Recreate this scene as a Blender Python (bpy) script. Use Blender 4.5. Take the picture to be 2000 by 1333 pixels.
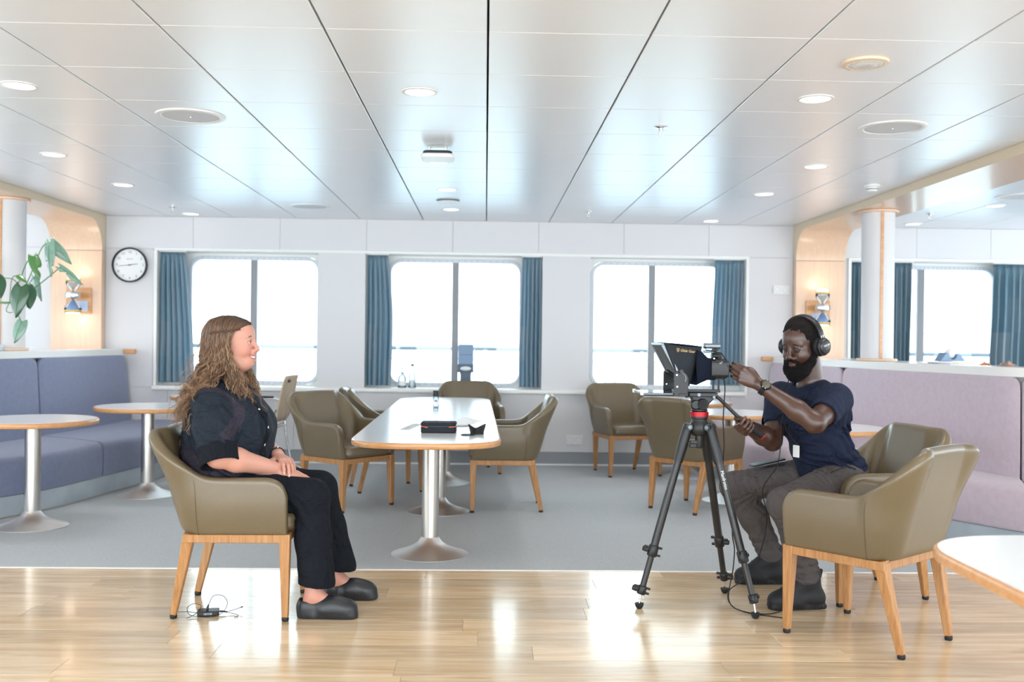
import bpy, bmesh, math, random
import numpy as np
from mathutils import Vector, Matrix, Euler
from math import sin, cos, pi, radians, sqrt, atan2

random.seed(7)
scene = bpy.context.scene
for o in list(bpy.data.objects):
    bpy.data.objects.remove(o)

# ---------------------------------------------------------------- camera
FPX, H = 1960.0, 1.194
yaw, roll, pitch = math.atan(52/FPX), 0.0124, math.atan(-3.9/FPX)
_f = Vector((sin(yaw)*cos(pitch), cos(yaw)*cos(pitch), sin(pitch)))
_X = Vector((cos(yaw), -sin(yaw), 0))
_Z = _X.cross(_f)
_r = cos(roll)*_X + sin(roll)*_Z
_u = cos(roll)*_Z - sin(roll)*_X
cam = bpy.data.cameras.new('camera')
camo = bpy.data.objects.new('camera', cam)
scene.collection.objects.link(camo)
M = Matrix.Identity(4)
for i in range(3):
    M[i][0], M[i][1], M[i][2] = _r[i], _u[i], -_f[i]
M[2][3] = H
camo.matrix_world = M
cam.sensor_width = 36.0
cam.lens = FPX/2000*36
cam.clip_start = 0.05
cam.clip_end = 5000
cam.dof.use_dof = True
cam.dof.focus_distance = 4.5
cam.dof.aperture_fstop = 2.6
scene.camera = camo

# ---------------------------------------------------------------- daylight, rear fill, exposure
world = bpy.data.worlds.new('overcast_sky')
scene.world = world
world.use_nodes = True
bg = world.node_tree.nodes['Background']
bg.inputs['Color'].default_value = (0.80, 0.92, 1.0, 1)
bg.inputs['Strength'].default_value = 6.6
# fill lamps added at the unseen rear windows, on top of the sky's daylight
for k in range(4):
    l = bpy.data.lights.new('rear_window_fill', 'AREA'); l.shape = 'RECTANGLE'; l.size, l.size_y = 3.1, 1.5
    l.energy = 75; l.color = (.86, .94, 1.)
    o = bpy.data.objects.new('rear_window_fill', l); scene.collection.objects.link(o)
    o.location = (-5.4+3.6*k, -3.15, 1.4); o.rotation_euler = (math.pi/2, 0, 0)
scene.view_settings.view_transform = 'Standard'
scene.view_settings.look = 'None'
scene.view_settings.exposure = 0.0
scene.view_settings.gamma = 1.0
scene.view_settings.use_curve_mapping = False

# ---------------------------------------------------------------- materials
def lin(r, g, b):
    f = lambda c: (c/255/12.92) if c/255 <= .04045 else ((c/255+.055)/1.055)**2.4
    return (f(r), f(g), f(b), 1)

def newmat(name):
    m = bpy.data.materials.new(name)
    m.use_nodes = True
    return m, m.node_tree, m.node_tree.nodes['Principled BSDF']

def mat(name, col, rough=.5, metal=0., spec=.5, bump=0., bscale=200., coat=0., var=0., vscale=8., sheen=0., emit=None, estr=0., stretch=None, sub=0., aniso=0., fold=0.):
    m, nt, b = newmat(name)
    N, L = nt.nodes, nt.links
    c = lin(*col)
    b.inputs['Base Color'].default_value = c
    b.inputs['Roughness'].default_value = rough
    b.inputs['Metallic'].default_value = metal
    b.inputs['Specular IOR Level'].default_value = spec
    b.inputs['Coat Weight'].default_value = coat
    b.inputs['Coat Roughness'].default_value = .15
    if sheen:
        b.inputs['Sheen Weight'].default_value = sheen
        b.inputs['Sheen Roughness'].default_value = .5
    if sub:
        b.inputs['Subsurface Weight'].default_value = sub
        b.inputs['Subsurface Radius'].default_value = (.012, .005, .003)
    if aniso:
        b.inputs['Anisotropic'].default_value = aniso
    if emit:
        b.inputs['Emission Color'].default_value = lin(*emit)
        b.inputs['Emission Strength'].default_value = estr
    if bump or var:
        tc = N.new('ShaderNodeTexCoord')
        mp = N.new('ShaderNodeMapping')
        L.new(tc.outputs['Object'], mp.inputs['Vector'])
        if stretch:
            mp.inputs['Scale'].default_value = stretch
        if bump:
            n = N.new('ShaderNodeTexNoise')
            n.inputs['Scale'].default_value = bscale
            n.inputs['Detail'].default_value = 3
            L.new(mp.outputs[0], n.inputs['Vector'])
            bp = N.new('ShaderNodeBump')
            bp.inputs['Strength'].default_value = bump
            bp.inputs['Distance'].default_value = .01
            L.new(n.outputs['Fac'], bp.inputs['Height'])
            L.new(bp.outputs[0], b.inputs['Normal'])
            if fold:                                   # soft creases of worn cloth
                w1 = N.new('ShaderNodeTexNoise'); w1.inputs['Scale'].default_value = 11; w1.inputs['Detail'].default_value = 2.5
                w1.inputs['Distortion'].default_value = 1.6
                L.new(mp.outputs[0], w1.inputs['Vector'])
                b2 = N.new('ShaderNodeBump'); b2.inputs['Strength'].default_value = fold; b2.inputs['Distance'].default_value = .05
                L.new(w1.outputs['Fac'], b2.inputs['Height']); L.new(b2.outputs[0], bp.inputs['Normal'])
        if var:
            n2 = N.new('ShaderNodeTexNoise')
            n2.inputs['Scale'].default_value = vscale
            n2.inputs['Detail'].default_value = 5
            L.new(mp.outputs[0], n2.inputs['Vector'])
            r = N.new('ShaderNodeValToRGB')
            r.color_ramp.elements[0].position = .3
            r.color_ramp.elements[1].position = .7
            r.color_ramp.elements[0].color = tuple(x*(1-var) for x in c[:3])+(1,)
            r.color_ramp.elements[1].color = tuple(min(1, x*(1+var)) for x in c[:3])+(1,)
            L.new(n2.outputs['Fac'], r.inputs[0])
            L.new(r.outputs[0], b.inputs['Base Color'])
    return m

def wood(name, c1, c2, rough=.35, scale=3., axis=0, coat=0., randomize=False, stretch=14., bands=.6):
    """wood grain running along the given object axis"""
    m, nt, b = newmat(name)
    N, L = nt.nodes, nt.links
    tc = N.new('ShaderNodeTexCoord')
    mp = N.new('ShaderNodeMapping')
    s = [stretch]*3
    s[axis] = 1.0
    mp.inputs['Scale'].default_value = s
    L.new(tc.outputs['Object'], mp.inputs['Vector'])
    vec = mp.outputs[0]
    oi = N.new('ShaderNodeObjectInfo')
    if randomize:
        mul = N.new('ShaderNodeMath'); mul.operation = 'MULTIPLY'; mul.inputs[1].default_value = 57.
        L.new(oi.outputs['Random'], mul.inputs[0])
        ad = N.new('ShaderNodeVectorMath'); ad.operation = 'ADD'
        L.new(vec, ad.inputs[0]); L.new(mul.outputs[0], ad.inputs[1])
        vec = ad.outputs[0]
    n1 = N.new('ShaderNodeTexNoise'); n1.inputs['Scale'].default_value = scale
    n1.inputs['Detail'].default_value = 6; n1.inputs['Roughness'].default_value = .62
    n1.inputs['Distortion'].default_value = bands
    L.new(vec, n1.inputs['Vector'])
    r = N.new('ShaderNodeValToRGB')
    r.color_ramp.elements[0].position = .33; r.color_ramp.elements[0].color = lin(*c2)
    r.color_ramp.elements[1].position = .62; r.color_ramp.elements[1].color = lin(*c1)
    L.new(n1.outputs['Fac'], r.inputs[0])
    out = r.outputs[0]
    if randomize:
        mr = N.new('ShaderNodeMapRange'); mr.inputs['To Min'].default_value = .84; mr.inputs['To Max'].default_value = 1.10
        L.new(oi.outputs['Random'], mr.inputs['Value'])
        vm = N.new('ShaderNodeVectorMath'); vm.operation = 'SCALE'
        L.new(out, vm.inputs[0]); L.new(mr.outputs[0], vm.inputs['Scale'])
        out = vm.outputs[0]
    L.new(out, b.inputs['Base Color'])
    b.inputs['Roughness'].default_value = rough
    b.inputs['Coat Weight'].default_value = coat
    b.inputs['Coat Roughness'].default_value = .1
    bp = N.new('ShaderNodeBump'); bp.inputs['Strength'].default_value = .12; bp.inputs['Distance'].default_value = .004
    L.new(n1.outputs['Fac'], bp.inputs['Height']); L.new(bp.outputs[0], b.inputs['Normal'])
    return m

def glass(name, tint=(255, 255, 255), refl=1.0):
    m, nt, b = newmat(name)
    N, L = nt.nodes, nt.links
    N.remove(b)
    out = N['Material Output']
    t = N.new('ShaderNodeBsdfTransparent'); t.inputs[0].default_value = lin(*tint)
    g = N.new('ShaderNodeBsdfGlossy'); g.inputs['Roughness'].default_value = .02
    fr = N.new('ShaderNodeFresnel'); fr.inputs[0].default_value = 1.45
    mx = N.new('ShaderNodeMixShader')
    L.new(fr.outputs[0], mx.inputs[0]); L.new(t.outputs[0], mx.inputs[1]); L.new(g.outputs[0], mx.inputs[2])
    L.new(mx.outputs[0], out.inputs[0])
    return m

def cloth_mix(name, c1, c2, trans=.35):
    """curtain fabric: block-dyed two-tone weave, lets some daylight through"""
    m, nt, b = newmat(name)
    N, L = nt.nodes, nt.links
    tc = N.new('ShaderNodeTexCoord')
    br = N.new('ShaderNodeTexBrick')
    br.inputs['Color1'].default_value = lin(*c1); br.inputs['Color2'].default_value = lin(*c2)
    br.inputs['Mortar Size'].default_value = 0.
    br.inputs['Scale'].default_value = 1.
    br.inputs['Brick Width'].default_value = .16; br.inputs['Row Height'].default_value = .33
    L.new(tc.outputs['UV'], br.inputs['Vector'])
    L.new(br.outputs[0], b.inputs['Base Color'])
    b.inputs['Roughness'].default_value = .6
    b.inputs['Sheen Weight'].default_value = .25
    tr = N.new('ShaderNodeBsdfTranslucent')
    L.new(br.outputs[0], tr.inputs[0])
    mx = N.new('ShaderNodeMixShader'); mx.inputs[0].default_value = trans
    L.new(b.outputs[0], mx.inputs[1]); L.new(tr.outputs[0], mx.inputs[2])
    L.new(mx.outputs[0], N['Material Output'].inputs[0])
    return m

MT = {}
MT['white_wall'] = mat('white_wall', (216, 214, 215), .42)
MT['white_trim'] = mat('white_trim', (236, 235, 232), .35)
MT['sill'] = mat('sill', (240, 238, 234), .3)
MT['ceil'] = mat('ceiling_metal', (232, 234, 238), .34, spec=.9, coat=.7)
MT['ceil'].node_tree.nodes['Principled BSDF'].inputs['Coat Roughness'].default_value = .33
MT['ceil_dark'] = mat('ceiling_void', (40, 44, 58), .8)
MT['veneer'] = wood('beech_veneer', (227, 194, 166), (219, 184, 154), .3, 2.2, 2, coat=.25, stretch=22.)
MT['veneer_edge'] = mat('pale_edge', (220, 200, 172), .4)
MT['oak'] = wood('oak_plank', (234, 210, 176), (206, 176, 138), .24, 2.2, 0, coat=.35, randomize=True, stretch=11.)
MT['chair_wood'] = wood('chair_oak', (190, 140, 90), (160, 110, 64), .4, 6., 2, stretch=12.)
MT['table_edge'] = wood('table_edge_wood', (214, 160, 108), (196, 138, 88), .3, 5., 0, coat=.2, stretch=8.)
MT['laminate'] = mat('white_laminate', (234, 236, 238), .22, coat=.2)
MT['steel'] = mat('brushed_steel', (206, 202, 196), .3, 1.)
MT['steel_dull'] = mat('dull_steel', (196, 206, 214), .34, .55, var=.15, vscale=3.)
MT['steel_base'] = mat('spun_steel', (222, 222, 222), .42, 1., aniso=.6)
MT['chrome'] = mat('chrome', (205, 208, 212), .12, 1.)
MT['leather'] = mat('olive_leather', (108, 94, 70), .36, spec=.6, coat=.22, bump=.12, bscale=260., var=.05, vscale=5.)
MT['rubber'] = mat('black_rubber', (24, 24, 26), .6)
MT['black'] = mat('black_plastic', (26, 27, 30), .42)
MT['black_matte'] = mat('black_matte', (20, 21, 24), .75, bump=.1, bscale=400.)
MT['carpet'] = mat('blue_grey_carpet', (213, 218, 221), .95, spec=.1, bump=.9, bscale=420., var=.16, vscale=260.)
MT['sofa_blue'] = mat('denim_upholstery', (122, 130, 158), .85, spec=.2, bump=.25, bscale=500., var=.06, vscale=30., sheen=.35)
MT['sofa_mauve'] = mat('mauve_upholstery', (196, 181, 192), .85, spec=.2, bump=.25, bscale=500., var=.05, vscale=30., sheen=.35)
MT['base_grey'] = mat('grey_skirting', (140, 142, 146), .4, var=.05, vscale=2.)
MT['glass'] = glass('window_glass', (246, 252, 252))
MT['clear'] = glass('clear_glass', (232, 242, 248))
MT['curtain'] = cloth_mix('blue_curtain', (146, 182, 200), (174, 192, 204), .38)
MT['curtain_dark'] = cloth_mix('teal_curtain', (98, 134, 150), (138, 154, 164), .28)
MT['lens'] = mat('lamp_lens', (255, 255, 255), .2, emit=(255, 250, 240), estr=2.2)
MT['white_plastic'] = mat('white_plastic', (232, 232, 230), .35)
MT['grille'] = mat('speaker_grille', (208, 210, 214), .55)
MT['rail'] = mat('rail_paint', (214, 219, 226), .4)
MT['handrail'] = mat('handrail_grey', (96, 104, 112), .5)
MT['deck'] = mat('ship_deck', (190, 196, 200), .6)
MT['paper'] = mat('paper', (240, 240, 240), .6)
MT['red'] = mat('red_anodised', (178, 28, 40), .35, .4)
MT['orange'] = mat('orange_zip', (222, 108, 66), .5)

# ---------------------------------------------------------------- mesh helpers
COL = scene.collection

class MB:
    """collects shapes; build() links them as ONE mesh object"""
    def __init__(s):
        s.v, s.f, s.m, s.uv = [], [], [], {}
    def add(s, vs, fs, mi=0):
        o = len(s.v)
        s.v += [tuple(map(float, p)) for p in vs]
        for f in fs:
            s.f.append(tuple(i+o for i in f)); s.m.append(mi)
        return s
    def box(s, lo, hi, mi=0, R=None, c=None):
        x0, y0, z0 = lo; x1, y1, z1 = hi
        vs = [Vector(p) for p in ((x0,y0,z0),(x1,y0,z0),(x1,y1,z0),(x0,y1,z0),(x0,y0,z1),(x1,y0,z1),(x1,y1,z1),(x0,y1,z1))]
        if R is not None:
            c = Vector(c or (0,0,0)); vs = [R @ v + c for v in vs]
        return s.add(vs, [(0,3,2,1),(4,5,6,7),(0,1,5,4),(1,2,6,5),(2,3,7,6),(3,0,4,7)], mi)
    def taper(s, p0, p1, a0, a1, mi=0, ax=(1,0,0)):
        """square bar from p0 to p1, half sizes a0 -> a1"""
        p0, p1 = Vector(p0), Vector(p1)
        u = Vector(ax); w = (p1-p0).normalized(); v = w.cross(u).normalized(); u = v.cross(w).normalized()
        if not hasattr(a0, '__len__'): a0 = (a0, a0)
        if not hasattr(a1, '__len__'): a1 = (a1, a1)
        vs = [p0-u*a0[0]-v*a0[1], p0+u*a0[0]-v*a0[1], p0+u*a0[0]+v*a0[1], p0-u*a0[0]+v*a0[1],
              p1-u*a1[0]-v*a1[1], p1+u*a1[0]-v*a1[1], p1+u*a1[0]+v*a1[1], p1-u*a1[0]+v*a1[1]]
        return s.add(vs, [(0,3,2,1),(4,5,6,7),(0,1,5,4),(1,2,6,5),(2,3,7,6),(3,0,4,7)], mi)
    def tube(s, pts, r, n=8, mi=0, cap=True, flat=None):
        pts = [Vector(p) for p in pts]; k = len(pts)
        rs = r if hasattr(r, '__len__') else [r]*k
        vs, fs, pu = [], [], None
        for i, p in enumerate(pts):
            d = (pts[min(i+1,k-1)]-pts[max(i-1,0)])
            d = d.normalized() if d.length > 1e-9 else Vector((0,0,1))
            if pu is None:
                pu = d.orthogonal().normalized()
                if flat is not None:
                    q = Vector(flat); q = q-d*q.dot(d)
                    if q.length > 1e-6: pu = q.normalized()
            else:
                pu = pu-d*pu.dot(d)
                pu = pu.normalized() if pu.length > 1e-6 else d.orthogonal().normalized()
            w = d.cross(pu)
            fl = 1.
            for j in range(n):
                a = 2*pi*j/n
                vs.append(p+pu*(cos(a)*rs[i])+w*(sin(a)*rs[i]*fl))
        for i in range(k-1):
            for j in range(n):
                j2 = (j+1) % n
                fs.append((i*n+j, i*n+j2, (i+1)*n+j2, (i+1)*n+j))
        if cap:
            fs.append(tuple(range(n))[::-1]); fs.append(tuple((k-1)*n+j for j in range(n)))
        return s.add(vs, fs, mi)
    def lathe(s, prof, n=32, mi=0, c=(0,0,0), R=None, close=True):
        """prof: (r, z) list from bottom to top"""
        c = Vector(c); vs, fs = [], []; k = len(prof)
        for r, z in prof:
            for j in range(n):
                a = 2*pi*j/n
                p = Vector((r*cos(a), r*sin(a), z))
                vs.append((R @ p if R is not None else p)+c)
        for i in range(k-1):
            for j in range(n):
                j2 = (j+1) % n
                fs.append((i*n+j, i*n+j2, (i+1)*n+j2, (i+1)*n+j))
        if close:
            if prof[0][0] > 1e-5: fs.append(tuple(range(n))[::-1])
            if prof[-1][0] > 1e-5: fs.append(tuple((k-1)*n+j for j in range(n)))
        return s.add(vs, fs, mi)
    def prism(s, poly, z0, z1, mi=0, fn=None):
        """poly in 2D, extruded z0..z1; fn maps (a,b,c)->xyz"""
        fn = fn or (lambda a, b, c: (a, b, c)); n = len(poly)
        vs = [fn(a, b, z0) for a, b in poly]+[fn(a, b, z1) for a, b in poly]
        fs = [tuple(range(n))[::-1], tuple(range(n, 2*n))]
        fs += [(i, (i+1) % n, n+(i+1) % n, n+i) for i in range(n)]
        return s.add(vs, fs, mi)
    def ring(s, outer, inner, z0, z1, mi=0, fn=None):
        """frame between two loops with the same number of points"""
        fn = fn or (lambda a, b, c: (a, b, c)); n = len(outer)
        vs = [fn(*p, z) for L_, z in ((outer, z0), (inner, z0), (inner, z1), (outer, z1)) for p in L_]
        fs = []
        for i in range(n):
            j = (i+1) % n
            for k in range(4):
                k2 = (k+1) % 4
                fs.append((k*n+i, k*n+j, k2*n+j, k2*n+i))
        return s.add(vs, fs, mi)
    def grid(s, P, mi=0, closeu=False):
        nu, nv = len(P), len(P[0])
        vs = [p for row in P for p in row]
        fs = []
        for i in range(nu if closeu else nu-1):
            for j in range(nv-1):
                i2 = (i+1) % nu
                fs.append((i*nv+j, i2*nv+j, i2*nv+j+1, i*nv+j+1))
        return s.add(vs, fs, mi)
    def ball(s, c, r, n=12, mi=0, R=None):
        r = r if hasattr(r, '__len__') else (r, r, r)
        m = max(4, n//2); vs, fs = [], []
        for i in range(m+1):
            t = pi*i/m
            for j in range(n):
                a = 2*pi*j/n
                p = Vector((r[0]*sin(t)*cos(a), r[1]*sin(t)*sin(a), -r[2]*cos(t)))
                if R is not None: p = R @ p
                vs.append(p+Vector(c))
        for i in range(m):
            for j in range(n):
                j2 = (j+1) % n
                fs.append((i*n+j, i*n+j2, (i+1)*n+j2, (i+1)*n+j))
        return s.add(vs, fs, mi)
    def build(s, name, mats, parent=None, smooth=True, loc=None, bevel=0, seg=2, weld=True, world=False, rot=None):
        off = Vector((0, 0, 0))
        if world and parent is not None:
            q = parent
            while q is not None:
                off += q.location; q = q.parent
        vs = [Vector(p)-off for p in s.v] if off.length else s.v
        me = bpy.data.meshes.new(name)
        me.from_pydata([tuple(v) for v in vs], [], s.f)
        mats = mats if isinstance(mats, (list, tuple)) else [mats]
        for m in mats: me.materials.append(m)
        me.polygons.foreach_set('material_index', s.m)
        bm = bmesh.new(); bm.from_mesh(me)
        if weld: bmesh.ops.remove_doubles(bm, verts=bm.verts, dist=1e-5)
        bmesh.ops.recalc_face_normals(bm, faces=bm.faces)
        bm.to_mesh(me); bm.free()
        o = bpy.data.objects.new(name, me)
        COL.objects.link(o)
        if parent is not None: o.parent = parent
        if loc is not None: o.location = loc
        if rot is not None: o.rotation_euler = rot
        finish(o, smooth, bevel, seg)
        return o

def finish(o, smooth=True, bevel=0, seg=2):
    if bevel:
        b = o.modifiers.new('bevel', 'BEVEL'); b.width = bevel; b.segments = seg; b.limit_method = 'ANGLE'; b.angle_limit = radians(35)
        b.harden_normals = False
    if smooth:
        me = o.data
        me.polygons.foreach_set('use_smooth', [True]*len(me.polygons))
        if hasattr(me, 'set_sharp_from_angle'): me.set_sharp_from_angle(angle=radians(38))

def tag(o, label=None, cat=None, group=None, kind=None):
    if label: o['label'] = label
    if cat: o['category'] = cat
    if group: o['group'] = group
    if kind: o['kind'] = kind
    return o

def thing(name, label, cat, loc=(0,0,0), rz=0, group=None, kind=None):
    o = bpy.data.objects.new(name, None)
    o.empty_display_size = .05
    COL.objects.link(o)
    o.location = loc; o.rotation_euler = (0, 0, rz)
    return tag(o, label, cat, group, kind)

def copy_tree(o, parent=None):
    c = o.copy(); COL.objects.link(c)
    if parent is not None: c.parent = parent
    for ch in list(o.children): copy_tree(ch, c)
    return c

def dup(o, loc, rz=None, label=None, group=None):
    c = copy_tree(o); c.location = loc
    if rz is not None: c.rotation_euler = (0, 0, rz)
    if label: c['label'] = label
    if group: c['group'] = group
    return c

def rrect(x0, y0, x1, y1, r, n=6):
    pts = []
    for cx, cy, a0 in ((x1-r, y0+r, -90), (x1-r, y1-r, 0), (x0+r, y1-r, 90), (x0+r, y0+r, 180)):
        for i in range(n+1):
            a = radians(a0+90*i/n)
            pts.append((cx+r*cos(a), cy+r*sin(a)))
    return pts

_fontcache = {}
def text_part(txt, size, name, m, parent, Mx, extrude=.0004, align='CENTER', shear=0., sx=1.):
    cu = bpy.data.curves.new(name, 'FONT'); cu.body = txt; cu.size = size; cu.extrude = extrude
    cu.align_x = align; cu.align_y = 'CENTER'; cu.shear = shear; cu.resolution_u = 3
    t = bpy.data.objects.new(name, cu)
    COL.objects.link(t)
    dg = bpy.context.evaluated_depsgraph_get()
    me = bpy.data.meshes.new_from_object(t.evaluated_get(dg))
    bpy.data.objects.remove(t)
    bpy.data.curves.remove(cu)
    me.materials.clear(); me.materials.append(m)
    if sx != 1.:
        me.transform(Matrix.Diagonal((sx, 1, 1, 1)))
    o = bpy.data.objects.new(name, me); COL.objects.link(o)
    if parent is not None: o.parent = parent
    o.matrix_local = Mx
    return o

def frame_m(o, x, y):
    """matrix from origin, x axis, y axis (z = x cross y)"""
    x = Vector(x).normalized(); z = x.cross(Vector(y)).normalized(); y = z.cross(x)
    m = Matrix.Identity(4)
    for i in range(3):
        m[i][0], m[i][1], m[i][2], m[i][3] = x[i], y[i], z[i], o[i]
    return m

def struct(mb, name, mats, label=None, **k):
    o = mb.build(name, mats, **k)
    tag(o, label, None, None, 'structure' if k.get('parent') is None else None)
    return o
# ================================================================ SETTING
WY, CZ = 9.51, 2.308                 # back wall plane, ceiling underside
TX, TY = .594, .5865                 # ceiling tile pitch
BL, BR = (-4.04, -3.57), (2.93, 3.40)   # left and right wooden portal beams

# ---- floor: oak planks near the camera, carpet towards the windows
fl = MB().box((-7, -3.2, -.10), (7, 9.75, -.014))
floor = struct(fl, 'floor', MT['deck'], 'oak plank and carpet covered lounge floor')
plank_mb = MB().box((0, 0, -.014), (1.2-.0009, .18-.0009, 0.))
p0 = plank_mb.build('plank', MT['oak'], floor, smooth=False, bevel=.0007, seg=1)
p0.location = (-20, 0, 0)
rng = random.Random(3)
first = True
row = 0
y1 = 5.165
while y1 > 1.2:
    off = rng.uniform(0, 1.2)
    x = -3.6-off
    while x < 3.4:
        if first: p = p0; first = False
        else:
            p = p0.copy(); COL.objects.link(p); p.parent = floor
        p.location = (x, y1-.18, 0)
        x += 1.2
    y1 -= .18
MB().box((-7, -3.2, -.014), (7, y1, -.0005)).build('plank_field', MT['oak'], floor, smooth=False)
MB().box((-7, y1, -.014), (-4.9, 5.165, -.001)).box((4.7, y1, -.014), (7, 5.165, -.001)).build('plank_margin', MT['oak'], floor, smooth=False)
cp = MB().box((-7, 5.17, -.0135), (7, 9.6, .002))
struct(cp, 'floor_carpet', MT['carpet'], 'blue grey short pile carpet in front of the windows', smooth=False)
struct(MB().box((-7, 5.160, -.012), (7, 5.176, .003)), 'trim_1', MT['white_trim'], 'pale threshold strip between planks and carpet', bevel=.0015)

# ---- back wall: backing behind flush panels, window bays left open
bays = [(-3.085, -1.585), (-1.14, .535), (.99, 2.475), (3.49, 5.75), (-6.3, -4.56)]
ZB0, ZB1 = .715, 1.985
bs = sorted(bays)
w = MB()
w.box((-7, WY+.012, -.02), (7, WY+.3, ZB0-.02)).box((-7, WY+.012, ZB1+.02), (7, WY+.3, 2.5))
xs = [-7]+[c for b in bs for c in b]+[7]
for i in range(0, len(xs), 2):
    w.box((xs[i]+(.02 if i else 0), WY+.012, ZB0-.02), (xs[i+1]-(.02 if i+1 < len(xs)-1 else 0), WY+.3, ZB1+.02))
wall_back = struct(w, 'wall_back', MT['white_wall'], 'white panelled back wall with the ship windows', smooth=False)
def wpanel(x0, x1, z0, z1):
    g = .0012
    MB().box((x0+g, WY, z0+g), (x1-g, WY+.011, z1-g)).build('panel', MT['white_wall'], wall_back, smooth=False, bevel=.001, seg=1)
def wrow(x0, x1, z0, z1, n):
    for i in range(n): wpanel(x0+(x1-x0)*i/n, x0+(x1-x0)*(i+1)/n, z0, z1)
wrow(-3.57, 2.93, 2.0, CZ, 8)
wrow(-3.57, 2.93, .125, .70, 11)
for a, b in ((-3.57, -3.12), (-1.585, -1.14), (.535, .99), (2.505, 2.93)): wpanel(a, b, .70, 2.0)
wrow(3.40, 7, 2.0, CZ, 5); wrow(3.40, 7, .125, .70, 5); wpanel(3.40, 3.49, .70, 2.0); wpanel(5.75, 7, .70, 2.0)
wrow(-7, -4.04, 2.0, CZ, 4); wrow(-7, -4.04, .125, .70, 4); wpanel(-4.56, -4.04, .70, 2.0); wpanel(-7, -6.3, .70, 2.0)
struct(MB().box((-7, WY-.012, .0), (7, WY+.01, .125)), 'baseboard_back', MT['base_grey'], 'grey baseboard under the windows', bevel=.003)
struct(MB().box((-7, WY-.03, .0), (7, WY-.012, .016)), 'baseboard_front_lip', MT['white_trim'], 'thin pale lip along the foot of the grey baseboard', bevel=.003)

# border trim around the three window bays, and sill with a rounded nose
t = MB()
t.box((-3.115, WY-.012, 1.985), (2.505, WY+.012, 2.012)).box((-3.115, WY-.012, .70), (-3.085, WY+.012, 1.985)).box((2.475, WY-.012, .66), (2.505, WY+.012, 1.985))
struct(t, 'trim_2', MT['white_trim'], 'narrow cream trim framing the three main windows', bevel=.004)
t = MB().box((3.46, WY-.012, 1.985), (7, WY+.012, 2.012)).box((3.46, WY-.012, .70), (3.49, WY+.012, 1.985))
struct(t, 'trim_3', MT['white_trim'], 'narrow cream trim framing the window in the right bay', bevel=.004)
sp = [(.0, .672), (-.03, .672), (-.045, .68), (-.05, .695), (-.045, .71), (-.03, .718), (.24, .718), (.24, .70), (.02, .69)]
def sill(name, x0, x1, lab):
    struct(MB().prism(sp, x0, x1, fn=lambda a, b, c: (c, WY+a, b)), name, MT['sill'], lab)
sill('trim_4', -3.115, 2.475, 'long white window sill with a rounded nose under the main windows')
sill('trim_5', 3.46, 7, 'white window sill in the right bay')
sill('trim_6', -7, -4.56, 'white window sill in the left bay')

WD = WY+.22
def window(n, bay, wx0, wx1, mull):
    x0, x1 = bay
    fn = lambda a, b, c: (a, c, b)
    z0, z1 = .728, 1.958
    outer = rrect(x0, ZB0, x1, ZB1, .0005, 6)
    root = MB().ring(outer, rrect(wx0, z0, wx1, z1, .14, 6), WD, WD+.03, fn=fn)
    root.box((x0-.02, WY+.0015, ZB1), (x1+.02, WD+.03, ZB1+.02)).box((x0-.02, WY+.0015, ZB0-.02), (x0, WD+.03, ZB1+.02)).box((x1, WY+.0015, ZB0-.02), (x1+.02, WD+.03, ZB1+.02))
    wn = struct(root, f'window_{n}', MT['white_trim'], None, smooth=False)
    wn['label'] = {1: 'left of the three main windows, behind the curly-haired person', 2: 'middle main window, behind the long table', 3: 'right of the three main windows, behind the prompter',
                   4: 'window in the right bay beyond the white column', 5: 'window in the left bay behind the plant'}[n]
    fr = MB().ring(rrect(wx0+.002, z0+.002, wx1-.002, z1-.002, .138, 6), rrect(wx0+.04, z0+.035, wx1-.04, z1-.035, .10, 6), WD-.012, WD+.05, fn=fn)
    fr.build('frame', MT['rail'], wn, bevel=.004)
    bo = MB()
    for i in range(18):
        for zz in (z0+.018, z1-.018):
            bo.lathe([(.005, 0), (.004, .003), (0, .004)], 6, c=(wx0+.14+(wx1-wx0-.28)*i/17, WD-.012, zz), R=Matrix.Rotation(pi/2, 3, 'X'))
    tag(bo.build('frame_bolts', MT['base_grey'], wn), kind='stuff')
    MB().box((mull-.032, WD-.006, z0+.03), (mull+.032, WD+.045, z1-.03)).build('mullion', MT['base_grey'], wn, bevel=.003)
    for a, b in ((wx0+.03, mull-.03), (mull+.03, wx1-.03)):
        MB().box((a, WD+.018, z0+.03), (b, WD+.024, z1-.03)).build('pane', MT['glass'], wn, smooth=False)
window(1, bays[0], -2.865, -1.587, -2.235)
window(2, bays[1], -.955, .365, -.295)
window(3, bays[2], 1.01, 2.33, 1.615)
window(4, bays[3], 4.02, 5.02, 4.265)
window(5, bays[4], -6.05, -4.75, -5.4)

# ---- side and rear walls (rear and sides are glazed like the rest of the deck house)
def side(name, x0, x1):
    m = MB().box((x0, -3.2, -.1), (x1, 9.8, .6)).box((x0, -3.2, 2.05), (x1, 9.8, 2.5))
    for y in (-3.2, -.1, 3.1, 6.3, 9.3): m.box((x0, y, .6), (x1, y+.5, 2.05))
    struct(m, name, MT['white_wall'], smooth=False)
side('wall_left', -7.2, -7); side('wall_right', 7, 7.2)
rw = MB().box((-7.2, -3.4, -.1), (7.2, -3.2, .6)).box((-7.2, -3.4, 2.15), (7.2, -3.2, 2.5))
for k in range(5): rw.box((-7.2+k*3.6-(.25 if k else 0), -3.4, .6), (-7.2+k*3.6+(.25 if k < 4 else 0), -3.2, 2.15))
struct(rw, 'wall_rear', MT['white_wall'], smooth=False)

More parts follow.
